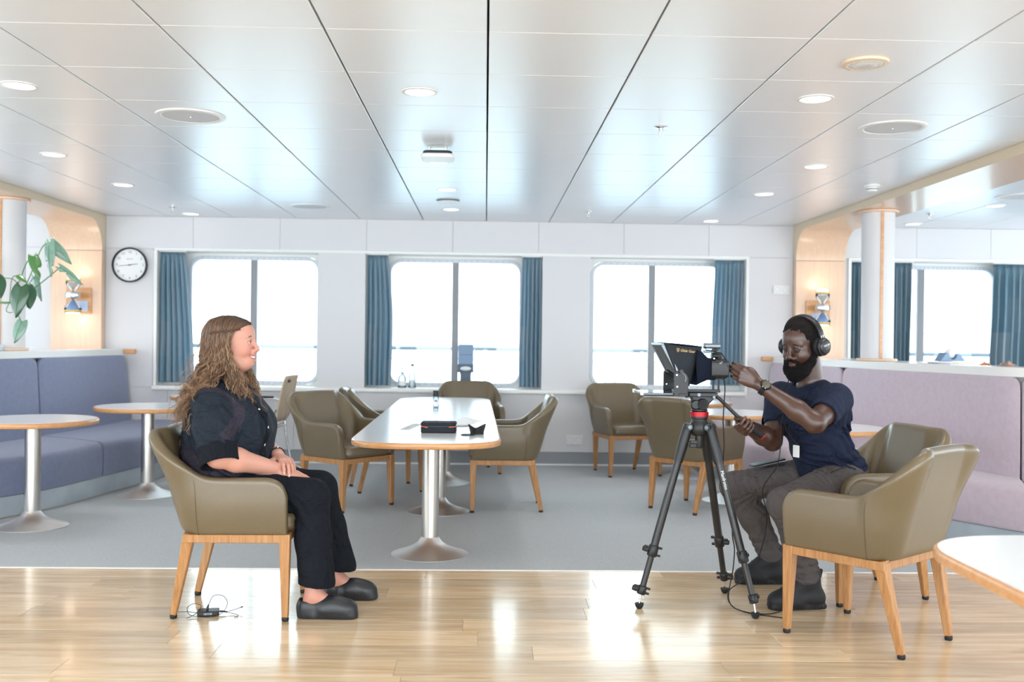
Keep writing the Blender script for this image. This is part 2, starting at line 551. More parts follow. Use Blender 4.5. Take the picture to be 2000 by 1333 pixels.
# ---- ceiling: metal tiles hung below a dark void
cl = MB().box((-7.2, -3.4, CZ+.05), (7.2, 9.8, CZ+.12))
ceiling = struct(cl, 'ceiling', MT['ceil_dark'], 'dark ceiling void above the white metal tiles', smooth=False)
def tile_mesh(w_, d_):
    m = MB().box((.004, .0019, 0), (w_-.004, d_-.0019, .028))
    return m
t0 = tile_mesh(TX, TY).build('ceiling_tile', MT['ceil'], ceiling, bevel=.003, seg=2)
half = tile_mesh(2.93-(-.004+5*TX)+TX, TY).build('ceiling_tile', MT['ceil'], ceiling, bevel=.003, seg=2)
u0 = u1 = False
def put(src, used, x, y):
    o = src
    if used: o = src.copy(); COL.objects.link(o); o.parent = ceiling
    o.location = (x, y, CZ)
for r_ in range(13):
    y = WY-TY*(r_+1)
    for k in range(-6, 4):
        put(t0, u0, -.004+TX*k, y); u0 = True
    put(half, u1, -.004+TX*4, y); u1 = True
for r_ in range(9):
    y = WY-TY*(r_+1)
    for k in range(6):
        put(t0, True, 3.404+TX*k, y)
        if k < 5: put(t0, True, -4.044-TX*(k+1), y)
yl = WY-TY*13
MB().box((-7, -3.2, CZ), (7, yl, CZ+.028)).box((3.41, yl, CZ), (7, WY-TY*9-.002, CZ+.028)).box((-7, yl, CZ), (-4.05, WY-TY*9-.002, CZ+.028)).build('ceiling_field', MT['ceil'], ceiling, smooth=False)

# ---- wooden portals: beam soffit curving down into a pilaster on the back wall
def portal(n, x0, x1, lab):
    ZS, YP, R_ = 2.246, WY-.085, .27
    arc = [(YP-R_+R_*sin(a), ZS-R_+R_*cos(a)) for a in [pi/2*i/10 for i in range(11)]]
    prof = [(-3.2, ZS)]+arc+[(YP, ZS-R_-.004), (WY, ZS-R_-.004), (WY, CZ+.04), (-3.2, CZ+.04)]
    m = MB(); k = len(prof)
    fn = lambda a, b, c: (c, a, b)
    # soffit strip in veneer, everything else in the pale edge
    vs = [fn(*p, x0) for p in prof]+[fn(*p, x1) for p in prof]
    fs = [(i, (i+1) % k, k+(i+1) % k, k+i) for i in range(k)]
    m.add(vs, fs[:11], 0); m.add(vs, fs[11:]+[tuple(range(k))[::-1], tuple(range(k, 2*k))], 1)
    root = struct(m, f'trim_{n}', [MT['veneer'], MT['veneer_edge']], lab)
    q = MB().box((x0, YP, .0), (x1, WY, ZS-R_-.006), 0)
    q.build('pilaster', MT['veneer'], root, bevel=.004)
    return root
portal(7, *BL, 'beech veneered beam and pilaster left of the clock')
portal(8, *BR, 'beech veneered beam and pilaster on the right behind the bearded person')

# ---- half walls with counters and banquettes, mirrored about the long table
CXM = -.32
J = [(-3.29, 9.46), (-3.33, 8.85), (-3.37, 8.3), (-3.43, 7.87), (-3.52, 7.3), (-3.64, 6.75), (-3.745, 6.3), (-3.86, 5.93), (-4.3, 5.35)]
F_ = [(-2.62, 9.46), (-2.65, 8.65), (-2.71, 8.0), (-2.80, 7.47), (-2.91, 6.85), (-3.10, 6.42), (-3.40, 5.98), (-3.68, 5.52), (-4.05, 4.95)]
def lerp_path(P, n):
    """smooth resample (Catmull-Rom) with n steps between points"""
    out = []
    P = [Vector((*p, 0)) for p in P]
    for i in range(len(P)-1):
        a, b, c, d = P[max(i-1, 0)], P[i], P[i+1], P[min(i+2, len(P)-1)]
        for k in range(n):
            t = k/n
            out.append(.5*((2*b)+(c-a)*t+(2*a-5*b+4*c-d)*t*t+(3*b-a-3*c+d)*t**3))
    out.append(P[-1])
    return out
NS = 5
JP, FP_ = lerp_path(J, NS), lerp_path(F_, NS)
def bench_side(sgn, sofa_mat, labs, sidename):
    mx = (lambda p: p) if sgn < 0 else (lambda p: Vector((2*CXM-p[0], p[1], p[2])))
    def sweep(prof, i0, i1, name, m, parent, endpull=0., bevel=0., rnd=0.):
        """prof: (t, d, z): t along J->F (0..1), d metres from J away from the room"""
        rows = []
        idx = list(range(i0, i1+1))
        for q, i in enumerate(idx):
            Jv, Fv = JP[i], FP_[i]
            ax = (Fv-Jv).normalized()
            tg = (JP[min(i+1, len(JP)-1)]-JP[max(i-1, 0)]).normalized()
            row = []
            for t, d, z in prof:
                p = Jv+(Fv-Jv)*t+ax*d
                p = Vector((p.x, p.y, z))
                if endpull:
                    if q == 0: p = p+tg*endpull
                    if q == len(idx)-1: p = p-tg*endpull
                row.append(mx(p))
            rows.append(row)
        if rnd:                                              # rounded upper corners at both ends
            def drop(r, s_): return [Vector((p.x, p.y, p.z-rnd*s_*max(0, (p.z-.55)/.46))) for p in r]
            mixr = lambda a, b, t: [p+(q_-p)*t for p, q_ in zip(a, b)]
            L0 = (rows[1][0]-rows[0][0]).length; L1 = (rows[-2][0]-rows[-1][0]).length
            hd_ = [drop(mixr(rows[0], rows[1], d_/L0), s_) for d_, s_ in ((0, 1), (.012, .55), (.035, .22), (.07, .04))]
            tl_ = [drop(mixr(rows[-1], rows[-2], d_/L1), s_) for d_, s_ in ((.07, .04), (.035, .22), (.012, .55), (0, 1))]
            rows = hd_+rows[1:-1]+tl_
        k = len(prof); n = len(rows)
        vs = [p for r in rows for p in r]
        fs = [(i*k+j, (i+1)*k+j, (i+1)*k+(j+1) % k, i*k+(j+1) % k) for i in range(n-1) for j in range(k)]
        fs += [tuple(range(k)), tuple((n-1)*k+j for j in range(k))[::-1]]
        return MB().add(vs, fs).build(name, m, parent, bevel=bevel, seg=4, world=True)
    # half wall and counter
    hw = sweep([(0, -.13, 0), (0, -.22, 0), (0, -.22, 1.02), (0, -.13, 1.02)], 0, len(JP)-1, f'wall_{sidename}_partition', MT['white_wall'], None)
    tag(hw, f'low white partition behind the {labs[2]} banquette', kind='structure')
    n = len(JP)
    back = []
    for i in range(n):
        bx = min(-4.05, JP[i].x-.45)
        back.append(Vector((bx, JP[i].y, 0)))
    vs, fs = [], []
    for i in range(n):
        ax = (FP_[i]-JP[i]).normalized()
        f = JP[i]-ax*.075
        for p in (f, back[i]):
            for z in (1.025, 1.055): vs.append(mx(Vector((p.x, p.y, z))))
    for i in range(n-1):
        a = i*4
        fs += [(a, a+4, a+5, a+1), (a+1, a+5, a+7, a+3), (a+2, a+3, a+7, a+6), (a, a+2, a+6, a+4)]
    fs += [(0, 1, 3, 2), ((n-1)*4, (n-1)*4+2, (n-1)*4+3, (n-1)*4+1)]
    ct = MB().add(vs, fs).build('counter', MT['laminate'], None, bevel=.006)
    tag(ct, f'long white counter above the {labs[2]} banquette', 'counter')
    ev, ef = [], []
    for i in range(n):
        ax = (FP_[i]-JP[i]).normalized()
        for d in (-.075, -.062):
            for z in (1.0, 1.057):
                p = JP[i]+ax*d; ev.append(mx(Vector((p.x, p.y, z))))
    for i in range(n-1):
        a = i*4
        ef += [(a, a+4, a+5, a+1), (a+1, a+5, a+7, a+3), (a+2, a+3, a+7, a+6), (a, a+2, a+6, a+4)]
    ef += [(0, 1, 3, 2), ((n-1)*4, (n-1)*4+2, (n-1)*4+3, (n-1)*4+1)]
    MB().add(ev, ef).build('edge_strip', MT['white_trim'], ct, bevel=.003)
    e0 = mx(JP[0])
    MB().box((e0.x-.06 if sgn < 0 else e0.x-.035, 9.40, 1.012), (e0.x+.035 if sgn < 0 else e0.x+.06, 9.455, 1.0575)).build('end_cap', MT['table_edge'], ct, bevel=.006)
    # banquette: back and seat cushions in three lengths, steel plinth
    base = mx((JP[10]+FP_[10])/2)
    so = thing('banquette', labs[0], 'sofa', (base.x, base.y, 0))
    back_prof = [(0, .0, .36), (0, -.02, .60), (0, -.05, .95), (0, -.062, 1.0), (0, -.085, 1.012), (0, -.115, 1.0), (0, -.125, .95), (0, -.125, .36)]
    seat_prof = [(0, -.02, .14), (1, -.012, .14), (1, .0, .20), (1, 0., .345), (1, -.02, .382), (1, -.06, .396), (.5, 0, .402), (0, -.02, .398)]
    for a, b in ((0, 3*NS), (3*NS, 7*NS), (7*NS, 8*NS)):
        sweep(back_prof, a, b, 'back_cushion', sofa_mat, so, endpull=.006, bevel=.028, rnd=.085 if a == 0 else .05)
        sweep(seat_prof, a, b, 'seat_cushion', sofa_mat, so, endpull=.004, bevel=.016)
    sweep([(0, 0, 0), (1, -.03, 0), (1, -.03, .138), (0, 0, .138)], 0, 8*NS, 'plinth', MT['steel_dull'], so)
    sweep([(1, -.03, 0), (1, -.012, 0), (1, -.012, .012), (1, -.03, .012)], 0, 8*NS, 'plinth_lip', MT['steel'], so)
    return so
bench_side(-1, MT['sofa_blue'], ('long denim blue banquette along the left partition', '', 'blue'), 'left')
bench_side(1, MT['sofa_mauve'], ('long mauve banquette along the right partition behind the bearded person', '', 'mauve'), 'right')

# ---- white columns standing on the counters under the beams
def column(x, y, lab, strip):
    c = thing('column', lab, None, (x, y, 1.055), kind='structure')
    r = .125
    MB().lathe([(r, .02), (r, 1.175)], 40).build('shaft', MT['white_wall'], c)
    for z0, z1 in ((0, .022), (1.168, 1.192)):
        MB().lathe([(r+.012, z0), (r+.03, z0+.002), (r+.03, z1-.004), (r+.02, z1)], 40).build('collar', MT['veneer'], c, bevel=.002)
    d = Vector((sin(strip), -cos(strip), 0)); s = Vector((cos(strip), sin(strip), 0))
    p = d*(r+.001)
    MB().taper((p.x, p.y, .02), (p.x, p.y, 1.17), (.011, .006), (.011, .006), ax=s).build('strip', MT['table_edge'], c)
    return c
column(3.10, 7.87, 'white column on the right counter in front of the bay curtain', -.14)
column(-3.735, 7.95, 'white column on the left counter behind the plant', -.04)

# ---- ship's rail and deck outside
struct(MB().box((-30, 9.85, -.15), (30, 11.9, -.05)), 'floor_deck', MT['deck'], 'pale open deck outside the windows', smooth=False)
sea = struct(MB().box((-2000, 12, -14), (2000, 4000, -13.5)), 'sea', mat('sea_water', (150, 170, 180), .12), 'pale sea beyond the rail', smooth=False)
rl = thing('deck_railing', 'pale ship railing seen outside through the windows', 'railing', (0, 11.5, -.05))
MB().tube([(-7, 0, 1.127), (7, 0, 1.127)], .024, 10).build('handrail', MT['handrail'], rl)
MB().tube([(-7, 0, .12), (7, 0, .12)], .015, 8).build('bottom_rail', MT['rail'], rl)
MB().box((-7, -.008, 1.0), (7, .008, 1.02)).build('mid_rail', MT['rail'], rl)
b0 = MB().box((-.007, -.007, .12), (.007, .007, 1.0)).build('baluster', MT['rail'], rl)
for i in range(-60, 61):
    o = b0 if i == -60 else b0.copy()
    if i > -60: COL.objects.link(o)
    o.parent = rl; o.location = (i*.115, 0, 0)
for x in (-5.4, -3.6, -1.8, 0, 1.8, 3.6, 5.4):
    MB().box((x-.02, -.02, 0), (x+.02, .02, 1.127)).build('post', MT['rail'], rl)

# ---- curtains
def curtain(lab, t0_, t1_, b0_, b1_, m, folds, y=WY+.055, zt=1.976, zb=.735, amp=.028, bulge=0., seed=1, group='curtains at the windows'):
    rg = random.Random(seed)
    ph = [rg.uniform(-.6, .6) for _ in range(folds*2+2)]
    am = [rg.uniform(.6, 1.25) for _ in range(folds*2+2)]
    nu, nv = folds*10, 30
    P = []; UV = []
    for i in range(nu+1):
        u = i/nu; row = []
        for j in range(nv+1):
            v = j/nv                                   # 0 at top
            fl = min(1, v/.12)
            wob = u+.012*sin(9*v+ph[0]*5)*v+.01*sin(u*17+ph[1]*4)*fl
            x = (t0_+(t1_-t0_)*wob)*(1-v**.8)+(b0_+(b1_-b0_)*wob)*v**.8 + bulge*sin(pi*v)*u
            a = u*folds*2*pi
            k = int(u*folds)
            d = am[k]*(1-(u*folds-k))+am[k+1]*(u*folds-k)
            yy = amp*d*sin(a+ph[k]*.3*v)*(.25+.75*fl)*(.85+.3*v)
            if v < .06: yy += .006*sin(a*3)
            x += .006*d*sin(2*a+1.1)*fl
            row.append((x, y+yy, zt+(zb-zt)*v)); UV.append((u*1.1+.05, v*1.24))
        P.append(row)
    top = ((t0_+t1_)/2, y, zt)
    th = thing('curtain', lab, 'curtain', top, group=group)
    o = MB().grid(P).build('drape', m, th, weld=False, world=True)
    uvl = o.data.uv_layers.new(name='UVMap')
    for lp in o.data.loops: uvl.data[lp.index].uv = UV[lp.vertex_index]
    sd = o.modifiers.new('thick', 'SOLIDIFY'); sd.thickness = .0025
    MB().box((min(t0_, t1_)-.01, y-.012, zt), (max(t0_, t1_)+.01, y+.012, min(zt+.014, ZB1))).build('rail', MT['white_plastic'], th, world=True)
    return th
CU, CD = MT['curtain'], MT['curtain_dark']
curtain('blue curtain at the left end of the windows, beside the clock', -3.075, -2.845, -3.09, -2.74, CU, 6, bulge=.0, seed=2, zb=.745)
curtain('blue curtain left of the middle window, near the olive chairs', -1.125, -.935, -1.135, -.90, CU, 5, bulge=.03, seed=3)
curtain('blue curtain right of the middle window, behind the long table', .345, .525, .325, .53, CU, 5, seed=4)
curtain('blue grey curtain at the right end of the windows, behind the camera', 2.19, 2.465, 2.15, 2.45, CU, 7, seed=5, zb=.775)
curtain('narrow dark curtain between pilaster and white column', 3.50, 3.68, 3.50, 3.68, CD, 4, seed=6)
curtain('teal curtain just right of the white column', 3.86, 4.10, 3.88, 4.08, CD, 5, seed=7)
curtain('dark teal curtain at the right edge of the bay window', 4.90, 5.45, 4.86, 5.45, CD, 8, seed=8)
curtain('dark curtain in the left bay behind the white column', -3.46, -4.58, -3.48, -4.58, CD, 5, seed=9)
# ================================================================ FURNITURE
def hd(a): return radians(a)-pi/2      # facing angle -> z rotation (local +y is forward)

MT['leather_seam'] = mat('leather_seam', (84, 72, 52), .5)
# ---- upholstered armchair
def shell_mesh():
    a, yb, yf, r = .225, -.185, .245, .085
    ZB = .362
    nb, nc, ns = 6, 8, 10
    half = []                                           # from back centre to front, right side: (x, y, nx, ny, d)
    L1 = a-r
    for i in range(nb): half.append((L1*i/nb, yb, 0, -1, L1*i/nb))
    for i in range(nc):
        t = pi/2*i/nc
        half.append((L1+r*sin(t), yb+r-r*cos(t), sin(t), -cos(t), L1+r*t))
    d0 = L1+r*pi/2; L2 = yf-(yb+r)
    for i in range(ns+1):
        q = i/ns
        q = 1-(1-q)**1.35
        half.append((a, yb+r+L2*q, 1, 0, d0+L2*q))
    dmax = d0+L2
    def ht(d):
        if d < .16: z = .805-.004*(d/.16)**2
        else:
            t = min(1, (d-.16)/.122); t = .45*t+.55*t*t*(3-2*t)
            z = .801+(.604-.801)*t
        e = dmax-d
        if e < .085:
            z = z-.085+sqrt(max(0, .085**2-(.085-e)**2))
        return z
    path = [(-x, y, -nx, ny, d) for x, y, nx, ny, d in half[::-1]]+half[1:]
    nv = 9
    P = []
    for x, y, nx, ny, d in path:
        zt = ht(d); row = []
        for j in range(nv+1):
            v = j/nv
            z = ZB+(zt-ZB)*v
            h = z-ZB
            lb = .275*max(0, -ny)+.10*abs(nx)
            o = lb*h + .012*sin(pi*min(1, h/.24))*abs(nx)
            yy = y+ny*o
            xx = x+nx*o
            if ny > -.999 and h > 0 and d > .12:
                yy -= .30*max(0, h-.20)*min(1, (d-.12)/.10)*max(0, 1-max(0, d-.22)/.14)
            row.append((xx, yy, z))
        P.append(row)
    global SEAMS
    SEAMS = []
    for k_ in (ns+1, len(path)-ns-2):
        x, y, nx, ny, d = path[k_]
        SEAMS.append([(p[0]+nx*.0262, p[1]+ny*.0262, p[2]) for p in P[k_][:-1]])
    return MB().grid(P)
def make_armchair(label):
    t = thing('armchair', label, 'chair', group='olive leather armchairs')
    s = shell_mesh().build('shell', MT['leather'], t, weld=False)
    so = s.modifiers.new('thick', 'SOLIDIFY'); so.thickness = .052; so.offset = 0; so.use_even_offset = True
    sb = s.modifiers.new('sub', 'SUBSURF'); sb.levels = 2; sb.render_levels = 2
    s.data.polygons.foreach_set('use_smooth', [True]*len(s.data.polygons))
    for s_ in SEAMS: MB().tube(s_, .0016, 5).build('seam', MT['leather_seam'], t)
    MB().prism(rrect(-.212, -.19, .212, .268, .05, 4), .366, .446).build('seat', MT['leather'], t, bevel=.026, seg=4)
    fr = MB()
    for x in (-.222, .222): fr.box((x-.024, -.19, .328), (x+.024, .252, .363))
    fr.box((-.222, .218, .328), (.222, .25, .363)).box((-.222, -.19, .328), (.222, -.155, .363))
    fr.build('apron', MT['chair_wood'], t, bevel=.003)
    for sx in (-1, 1):
        for (x0, y0, x1, y1) in ((.224, .231, .234, .237), (.222, -.165, .192, -.237)):
            l = MB().taper((sx*x0, y0, .364), (sx*x1, y1, .016), (.0235, .0235), (.0135, .0135), ax=(1, 0, 0)).build('leg', MT['chair_wood'], t, bevel=.004)
            MB().lathe([(.013, 0), (.0155, .004), (.0155, .014), (.012, .02)], 12, c=(sx*x1, y1, 0)).build('foot_cap', MT['rubber'], l)
    return t
chA = make_armchair('olive armchair the curly-haired person sits on')
chA.location = (-1.065, 4.455, 0); chA.rotation_euler.z = hd(1)
for (x, y, a, lab) in (
    (1.585, 4.06, 129.7, 'olive armchair seen from behind beside the table at the lower right corner'),
    (1.80, 4.775, 192, 'olive armchair the bearded person sits on'),
    (-.986, 7.135, -39.7, 'olive armchair with its seat open to view, left of the long table'),
    (-.775, 7.93, 17, 'olive armchair tucked to the left side of the long table, behind another armchair'),
    (.16, 7.10, 180, 'olive armchair on the right side of the long table, turned side-on'),
    (-.12, 9.03, -83, 'olive armchair at the window end of the long table'),
    (1.265, 8.97, -75.5, 'olive armchair against the wall under the right window'),
    (1.495, 7.13, 42, 'olive armchair seen from behind through the tripod legs')):
    dup(chA, (x, y, 0), hd(a), lab)

# ---- pedestal tables
def pedestal(parent, x, y, top=.633):
    c = MB().lathe([(.047, .055), (.047, top)], 28, c=(x, y, 0)).build('pedestal', MT['steel'], parent)
    MB().lathe([(.205, 0), (.212, .003), (.212, .007), (.19, .014), (.14, .03), (.10, .048), (.07, .068), (.052, .092), (.047, .10)], 40, c=(x, y, .0)).build('base', MT['steel_base'], c)
    MB().lathe([(.10, top-.008), (.10, top)], 24, c=(x, y, 0)).build('mount_plate', MT['black'], c)
def tabletop(parent, outline):
    n = len(outline)
    def off(d):
        out = []
        for i in range(n):
            a, b = Vector(outline[i-1]), Vector(outline[(i+1) % n]); tg = (b-a).normalized()
            out.append((outline[i][0]-tg.y*d, outline[i][1]+tg.x*d))
        return out
    prof = [(.012, .633), (.003, .636), (0, .644), (0, .654), (.003, .662), (.008, .665)]
    m = MB()
    rows = [[(*p, z) for p in off(d)] for d, z in prof]
    vs = [p for r in rows for p in r]; k = len(rows)
    fs = [(i*n+j, i*n+(j+1) % n, (i+1)*n+(j+1) % n, (i+1)*n+j) for i in range(k-1) for j in range(n)]
    fs += [tuple(range(n))[::-1], tuple((k-1)*n+j for j in range(n))]
    top = m.add(vs, fs).build('table_edge', MT['table_edge'], parent)
    inn = off(.012)
    MB().prism(inn, .660, .6658).build('tabletop', MT['laminate'], parent, smooth=False)
circ = [(.38*cos(2*pi*i/56), .38*sin(2*pi*i/56)) for i in range(56)]
rt = thing('round_table', 'round white pedestal table nearest the left edge, before the blue banquette', 'table', (-2.78, 6.26, 0), group='round cafe tables')
tabletop(rt, circ); pedestal(rt, 0, 0)
for x, y, lab in ((-2.49, 7.50, 'round white pedestal table behind the curly-haired person, before the blue banquette'), (-2.36, 8.86, 'round white table by the wall, mostly hidden by the curly-haired person'),
                  (2.14, 6.28, 'round white table behind the bearded person, before the mauve banquette'), (1.85, 7.46, 'round white table between tripod and bearded person'), (1.78, 8.75, 'round white table farthest right, near the window wall')):
    dup(rt, (x, y, 0), 0, lab)
def boat(hw, hl, n=26, e=2.7, depth=.33):
    pts = []
    for s in (1, -1):
        for i in range(n+1):
            t = pi*i/n
            c, q = cos(t), max(0., sin(t))
            x = hw*(abs(c)**(2/e))*(1 if c >= 0 else -1)*s
            y = s*(hl-depth+depth*q**(2/e))
            pts.append((x, y))
    out = []
    for p in pts:
        if not out or (Vector(p)-Vector(out[-1])).length > 1e-4: out.append(p)
    return out
lt = thing('long_table', 'long white table with rounded wooden edge on three steel pedestals', 'table', (-.325, 7.0, 0), radians(.7))
tabletop(lt, boat(.395, 1.98)); [pedestal(lt, .015, y) for y in (-1.46, -.09, 1.26)]
ct2 = thing('long_table', 'white table with wooden edge cut off by the lower right corner', 'table', (1.53, 1.42, 0), radians(-1))
tabletop(ct2, boat(.395, 1.34)); [pedestal(ct2, 0, y) for y in (-.68, .68)]

# ---- plywood stacking chair with chrome frame
sc = thing('stacking_chair', 'plywood stacking chair with chrome arms behind the curly-haired person', 'chair', (-1.92, 8.62, 0), hd(175))
def sheet(pts, hw, th, name, m, parent):
    P = []
    for i in range(9):
        x = -hw+2*hw*i/8
        P.append([(x*(.94+.06*(1-abs(2*j/(len(pts)-1)-1))), y-.02*(x/hw)**2*(1 if z > .5 else 0), z) for j, (y, z) in enumerate(pts)])
    o = MB().grid(P).build(name, m, parent, weld=False)
    s = o.modifiers.new('thick', 'SOLIDIFY'); s.thickness = th; s.offset = 0
    return o
MT['ply'] = wood('birch_ply', (214, 190, 160), (196, 168, 136), .4, 3., 2, stretch=10.)
sheet([(-.205+.0*i, z) for i, z in enumerate([])] or [(-.17, .47), (-.185, .52), (-.20, .60), (-.215, .68), (-.232, .76), (-.25, .83), (-.258, .86)], .20, .011, 'backrest', MT['ply'], sc)
sheet([(-.16, .44), (-.08, .432), (.02, .436), (.12, .444), (.20, .442), (.225, .43)], .205, .012, 'seat', MT['ply'], sc)
for s in (-1, 1):
    x = s*.235
    MB().tube([(x, .23, .0), (x, .20, .30), (x, .17, .58), (x, .15, .625), (x, .11, .645), (x, -.06, .645), (x, -.11, .635), (x, -.135, .60), (x, -.17, .30), (x, -.235, .0)], .0095, 10).build('leg', MT['chrome'], sc)
    MB().tube([(x, .09, .655), (x, -.05, .655)], .013, 8).build('arm_pad', MT['black'], sc)
    MB().tube([(s*.18, -.17, .46), (s*.2, -.175, .50), (s*.19, -.20, .58)], .009, 8).build('back_bracket', MT['chrome'], sc)
MB().tube([(-.235, .19, .415), (.235, .19, .415)], .008, 8).tube([(-.235, -.16, .415), (.235, -.16, .415)], .008, 8).build('cross_bar', MT['chrome'], sc)
MB().box((-.03, -.262, .80), (.03, -.225, .825)).build('hand_grip', MT['black'], sc, bevel=.004)

# ================================================================ CEILING FITTINGS
def downlight(x, y, lab, r=.082):
    t = thing('ceiling_light', lab, 'lamp', (x, y, CZ), group='recessed ceiling lights')
    MB().lathe([(r*.80, .004), (r*.80, -.003), (r*.86, -.006), (r, -.004), (r, 0)], 36, close=False).build('trim_ring', MT['white_plastic'], t)
    m = MB()
    pr = [(0, -.004), (r*.2, -.001), (r*.4, -.005), (r*.6, -.001), (r*.8, -.004)]
    m.lathe(pr, 18, close=False).build('lens', MT['lens'], t, smooth=False)
    return t
first_l = downlight(-.31, 4.55, 'recessed ceiling light ahead of the white access point, nearest in the middle row')
for x, y, lab in ((-2.11, 4.57, 'recessed ceiling light at the far left edge'), (1.49, 4.54, 'recessed ceiling light nearest on the right, next to the round grille'),
                  (-2.70, 6.32, 'recessed ceiling light second from the left edge'), (-.31, 6.33, 'recessed ceiling light directly behind the access point'),
                  (2.07, 6.28, 'recessed ceiling light behind the large flat speaker on the right'), (-2.71, 7.55, 'recessed ceiling light above the blue banquette, third on the left'),
                  (-.30, 7.52, 'recessed ceiling light in the middle row, third from the camera'), (2.08, 7.49, 'recessed ceiling light on the right, third from the camera'),
                  (-2.71, 9.28, 'recessed ceiling light close to the wall above the clock'), (-.31, 8.67, 'recessed ceiling light over the middle window'),
                  (2.07, 9.22, 'recessed ceiling light over the right main window'), (4.06, 7.92, 'recessed ceiling light in the right bay'), (3.95, 9.2, 'recessed ceiling light in the right bay near its curtain')):
    dup(first_l, (x, y, CZ), 0, lab)
for x in (-3.3, -2.7, -.31, 1.49, 2.07, 4.06):  # spots on an even grid, extra ones added where no fitting hangs
    for y in (-1.4, .96, 2.74, 4.55, 6.3, 7.5, 8.67):
        l = bpy.data.lights.new('ceiling_light_and_fill', 'SPOT'); l.energy = 15; l.color = (1., .96, .92)
        l.spot_size = radians(120); l.spot_blend = .8; l.shadow_soft_size = .07
        o = bpy.data.objects.new('ceiling_light_and_fill', l); COL.objects.link(o); o.location = (x, y, CZ-.02)
def speaker(x, y, lab):
    t = thing('ceiling_speaker', lab, 'speaker', (x, y, CZ), group='large flat ceiling speakers')
    MB().lathe([(.14, 0), (.14, -.006), (.15, -.010), (.17, -.006), (.172, 0)], 44, close=False).build('bezel', MT['white_plastic'], t)
    MB().lathe([(0, -.006), (.10, -.006), (.142, -.005)], 44, close=False).build('grille', MT['grille'], t)
    MB().lathe([(0, -.011), (.003, -.010), (.004, -.006)], 10, close=False).build('screw', MT['chrome'], t)
    return t
sp0 = speaker(-1.51, 5.14, 'large flat round ceiling speaker above the curly-haired person')
dup(sp0, (2.08, 5.11, CZ), 0, 'large flat round ceiling speaker on the right near the beam')
dup(sp0, (-1.51, 8.62, CZ), 0, 'large flat round ceiling speaker near the left window')
dup(sp0, (3.98, 7.4, CZ), 0, 'large flat round ceiling speaker in the right bay')
t = thing('round_grille', 'small perforated round loudspeaker grille on the ceiling at upper right', 'speaker', (1.49, 3.94, CZ))
MB().lathe([(.068, -.004), (.072, -.012), (.09, -.009), (.092, 0)], 40, close=False).build('bezel', MT['veneer_edge'], t)
MB().lathe([(0, -.016), (.04, -.015), (.07, -.010)], 40, close=False).build('grille', MT['white_trim'], t)
hm = MB()
for i in range(-6, 7):
    for j in range(-6, 7):
        x, y = i*.0095, j*.0095
        if x*x+y*y < .062**2: hm.lathe([(.0024, -.0004), (.0024, .001)], 6, c=(x, y, -.0165+.006*((x*x+y*y)/.07**2)))
tag(hm.build('grille_holes', MT['base_grey'], t, smooth=False), kind='stuff')
for a in (0, 120, 240): MB().lathe([(0, -.013), (.003, -.012), (.003, -.008)], 8, c=(.081*cos(radians(a)), .081*sin(radians(a)), 0), close=False).build('screw', MT['chrome'], t)
# access point hung on a steel bracket
t = thing('access_point', 'rounded white access point hanging below the ceiling on a dark bracket', 'router', (-.29, 5.87, CZ))
MB().box((-.06, -.05, -.006), (.06, .05, 0)).build('ceiling_plate', MT['steel'], t, bevel=.002)
for s in (-1, 1): MB().box((s*.048-.004, -.045, -.032), (s*.048+.004, .045, 0)).build('bracket', MT['steel'], t, bevel=.001)
MB().prism(rrect(-.085, -.085, .085, .085, .035, 5), -.05, -.03).build('back_shell', MT['black'], t, bevel=.008)
MB().prism(rrect(-.097, -.097, .097, .097, .045, 6), -.075, -.047).build('cover', MT['white_plastic'], t, bevel=.012, seg=4)
MB().tube([(-.05, .02, -.03), (-.07, .0, -.034), (-.075, -.03, -.03), (-.05, -.05, -.03)], .003, 6).build('cable', MT['black'], t)
# vent disc, smoke detector, sprinklers
t = thing('ceiling_vent', 'white round disc valve between the two farthest middle lights', 'vent', (-.315, 8.10, CZ))
MB().lathe([(0, -.022), (.07, -.022), (.085, -.016), (.085, -.012), (0, -.012)], 36).build('disc', MT['white_plastic'], t)
MB().lathe([(.095, 0), (.095, -.006), (.075, -.008), (.06, 0)], 36, close=False).build('collar', MT['base_grey'], t)
MB().lathe([(.006, -.014), (.006, 0)], 8).build('stem', MT['steel'], t)
t = thing('smoke_detector', 'white smoke detector on the ceiling beside the right beam', 'detector', (2.69, 6.95, CZ))
MB().lathe([(.05, 0), (.055, -.006), (.055, -.018), (.048, -.022)], 28).build('base', MT['white_plastic'], t)
MB().lathe([(.02, -.052), (.03, -.05), (.036, -.04), (.036, -.022)], 28).build('chamber', MT['white_plastic'], t)
MB().lathe([(.0365, -.040), (.0375, -.036), (.0365, -.032)], 28, close=False).build('slot_band', MT['base_grey'], t)
def sprinkler(x, y, lab):
    t = thing('sprinkler', lab, 'sprinkler', (x, y, CZ), group='ceiling sprinklers')
    MB().lathe([(.034, -.001), (.034, -.004), (.012, -.008), (.012, 0)], 24).build('escutcheon', MT['chrome'], t)
    MB().lathe([(.011, -.024), (.011, -.006)], 12).build('body', MT['steel'], t)
    m = MB()
    for s in (-1, 1): m.tube([(s*.009, 0, -.022), (s*.012, 0, -.034), (s*.003, 0, -.047)], .0022, 6)
    m.build('yoke', MT['steel'], t)
    MB().lathe([(.012, -.0495), (.012, -.047), (.003, -.046)], 14).build('deflector', MT['steel'], t)
    return t
s0 = sprinkler(.90, 5.20, 'chrome sprinkler nearest the camera, above the tripod')
for x, y, lab in ((-2.73, 8.80, 'chrome sprinkler near the wall above the clock'), (.88, 8.67, 'chrome sprinkler over the pier right of the middle window'), (3.77, 8.45, 'chrome sprinkler in the right bay')):
    dup(s0, (x, y, CZ), 0, lab)

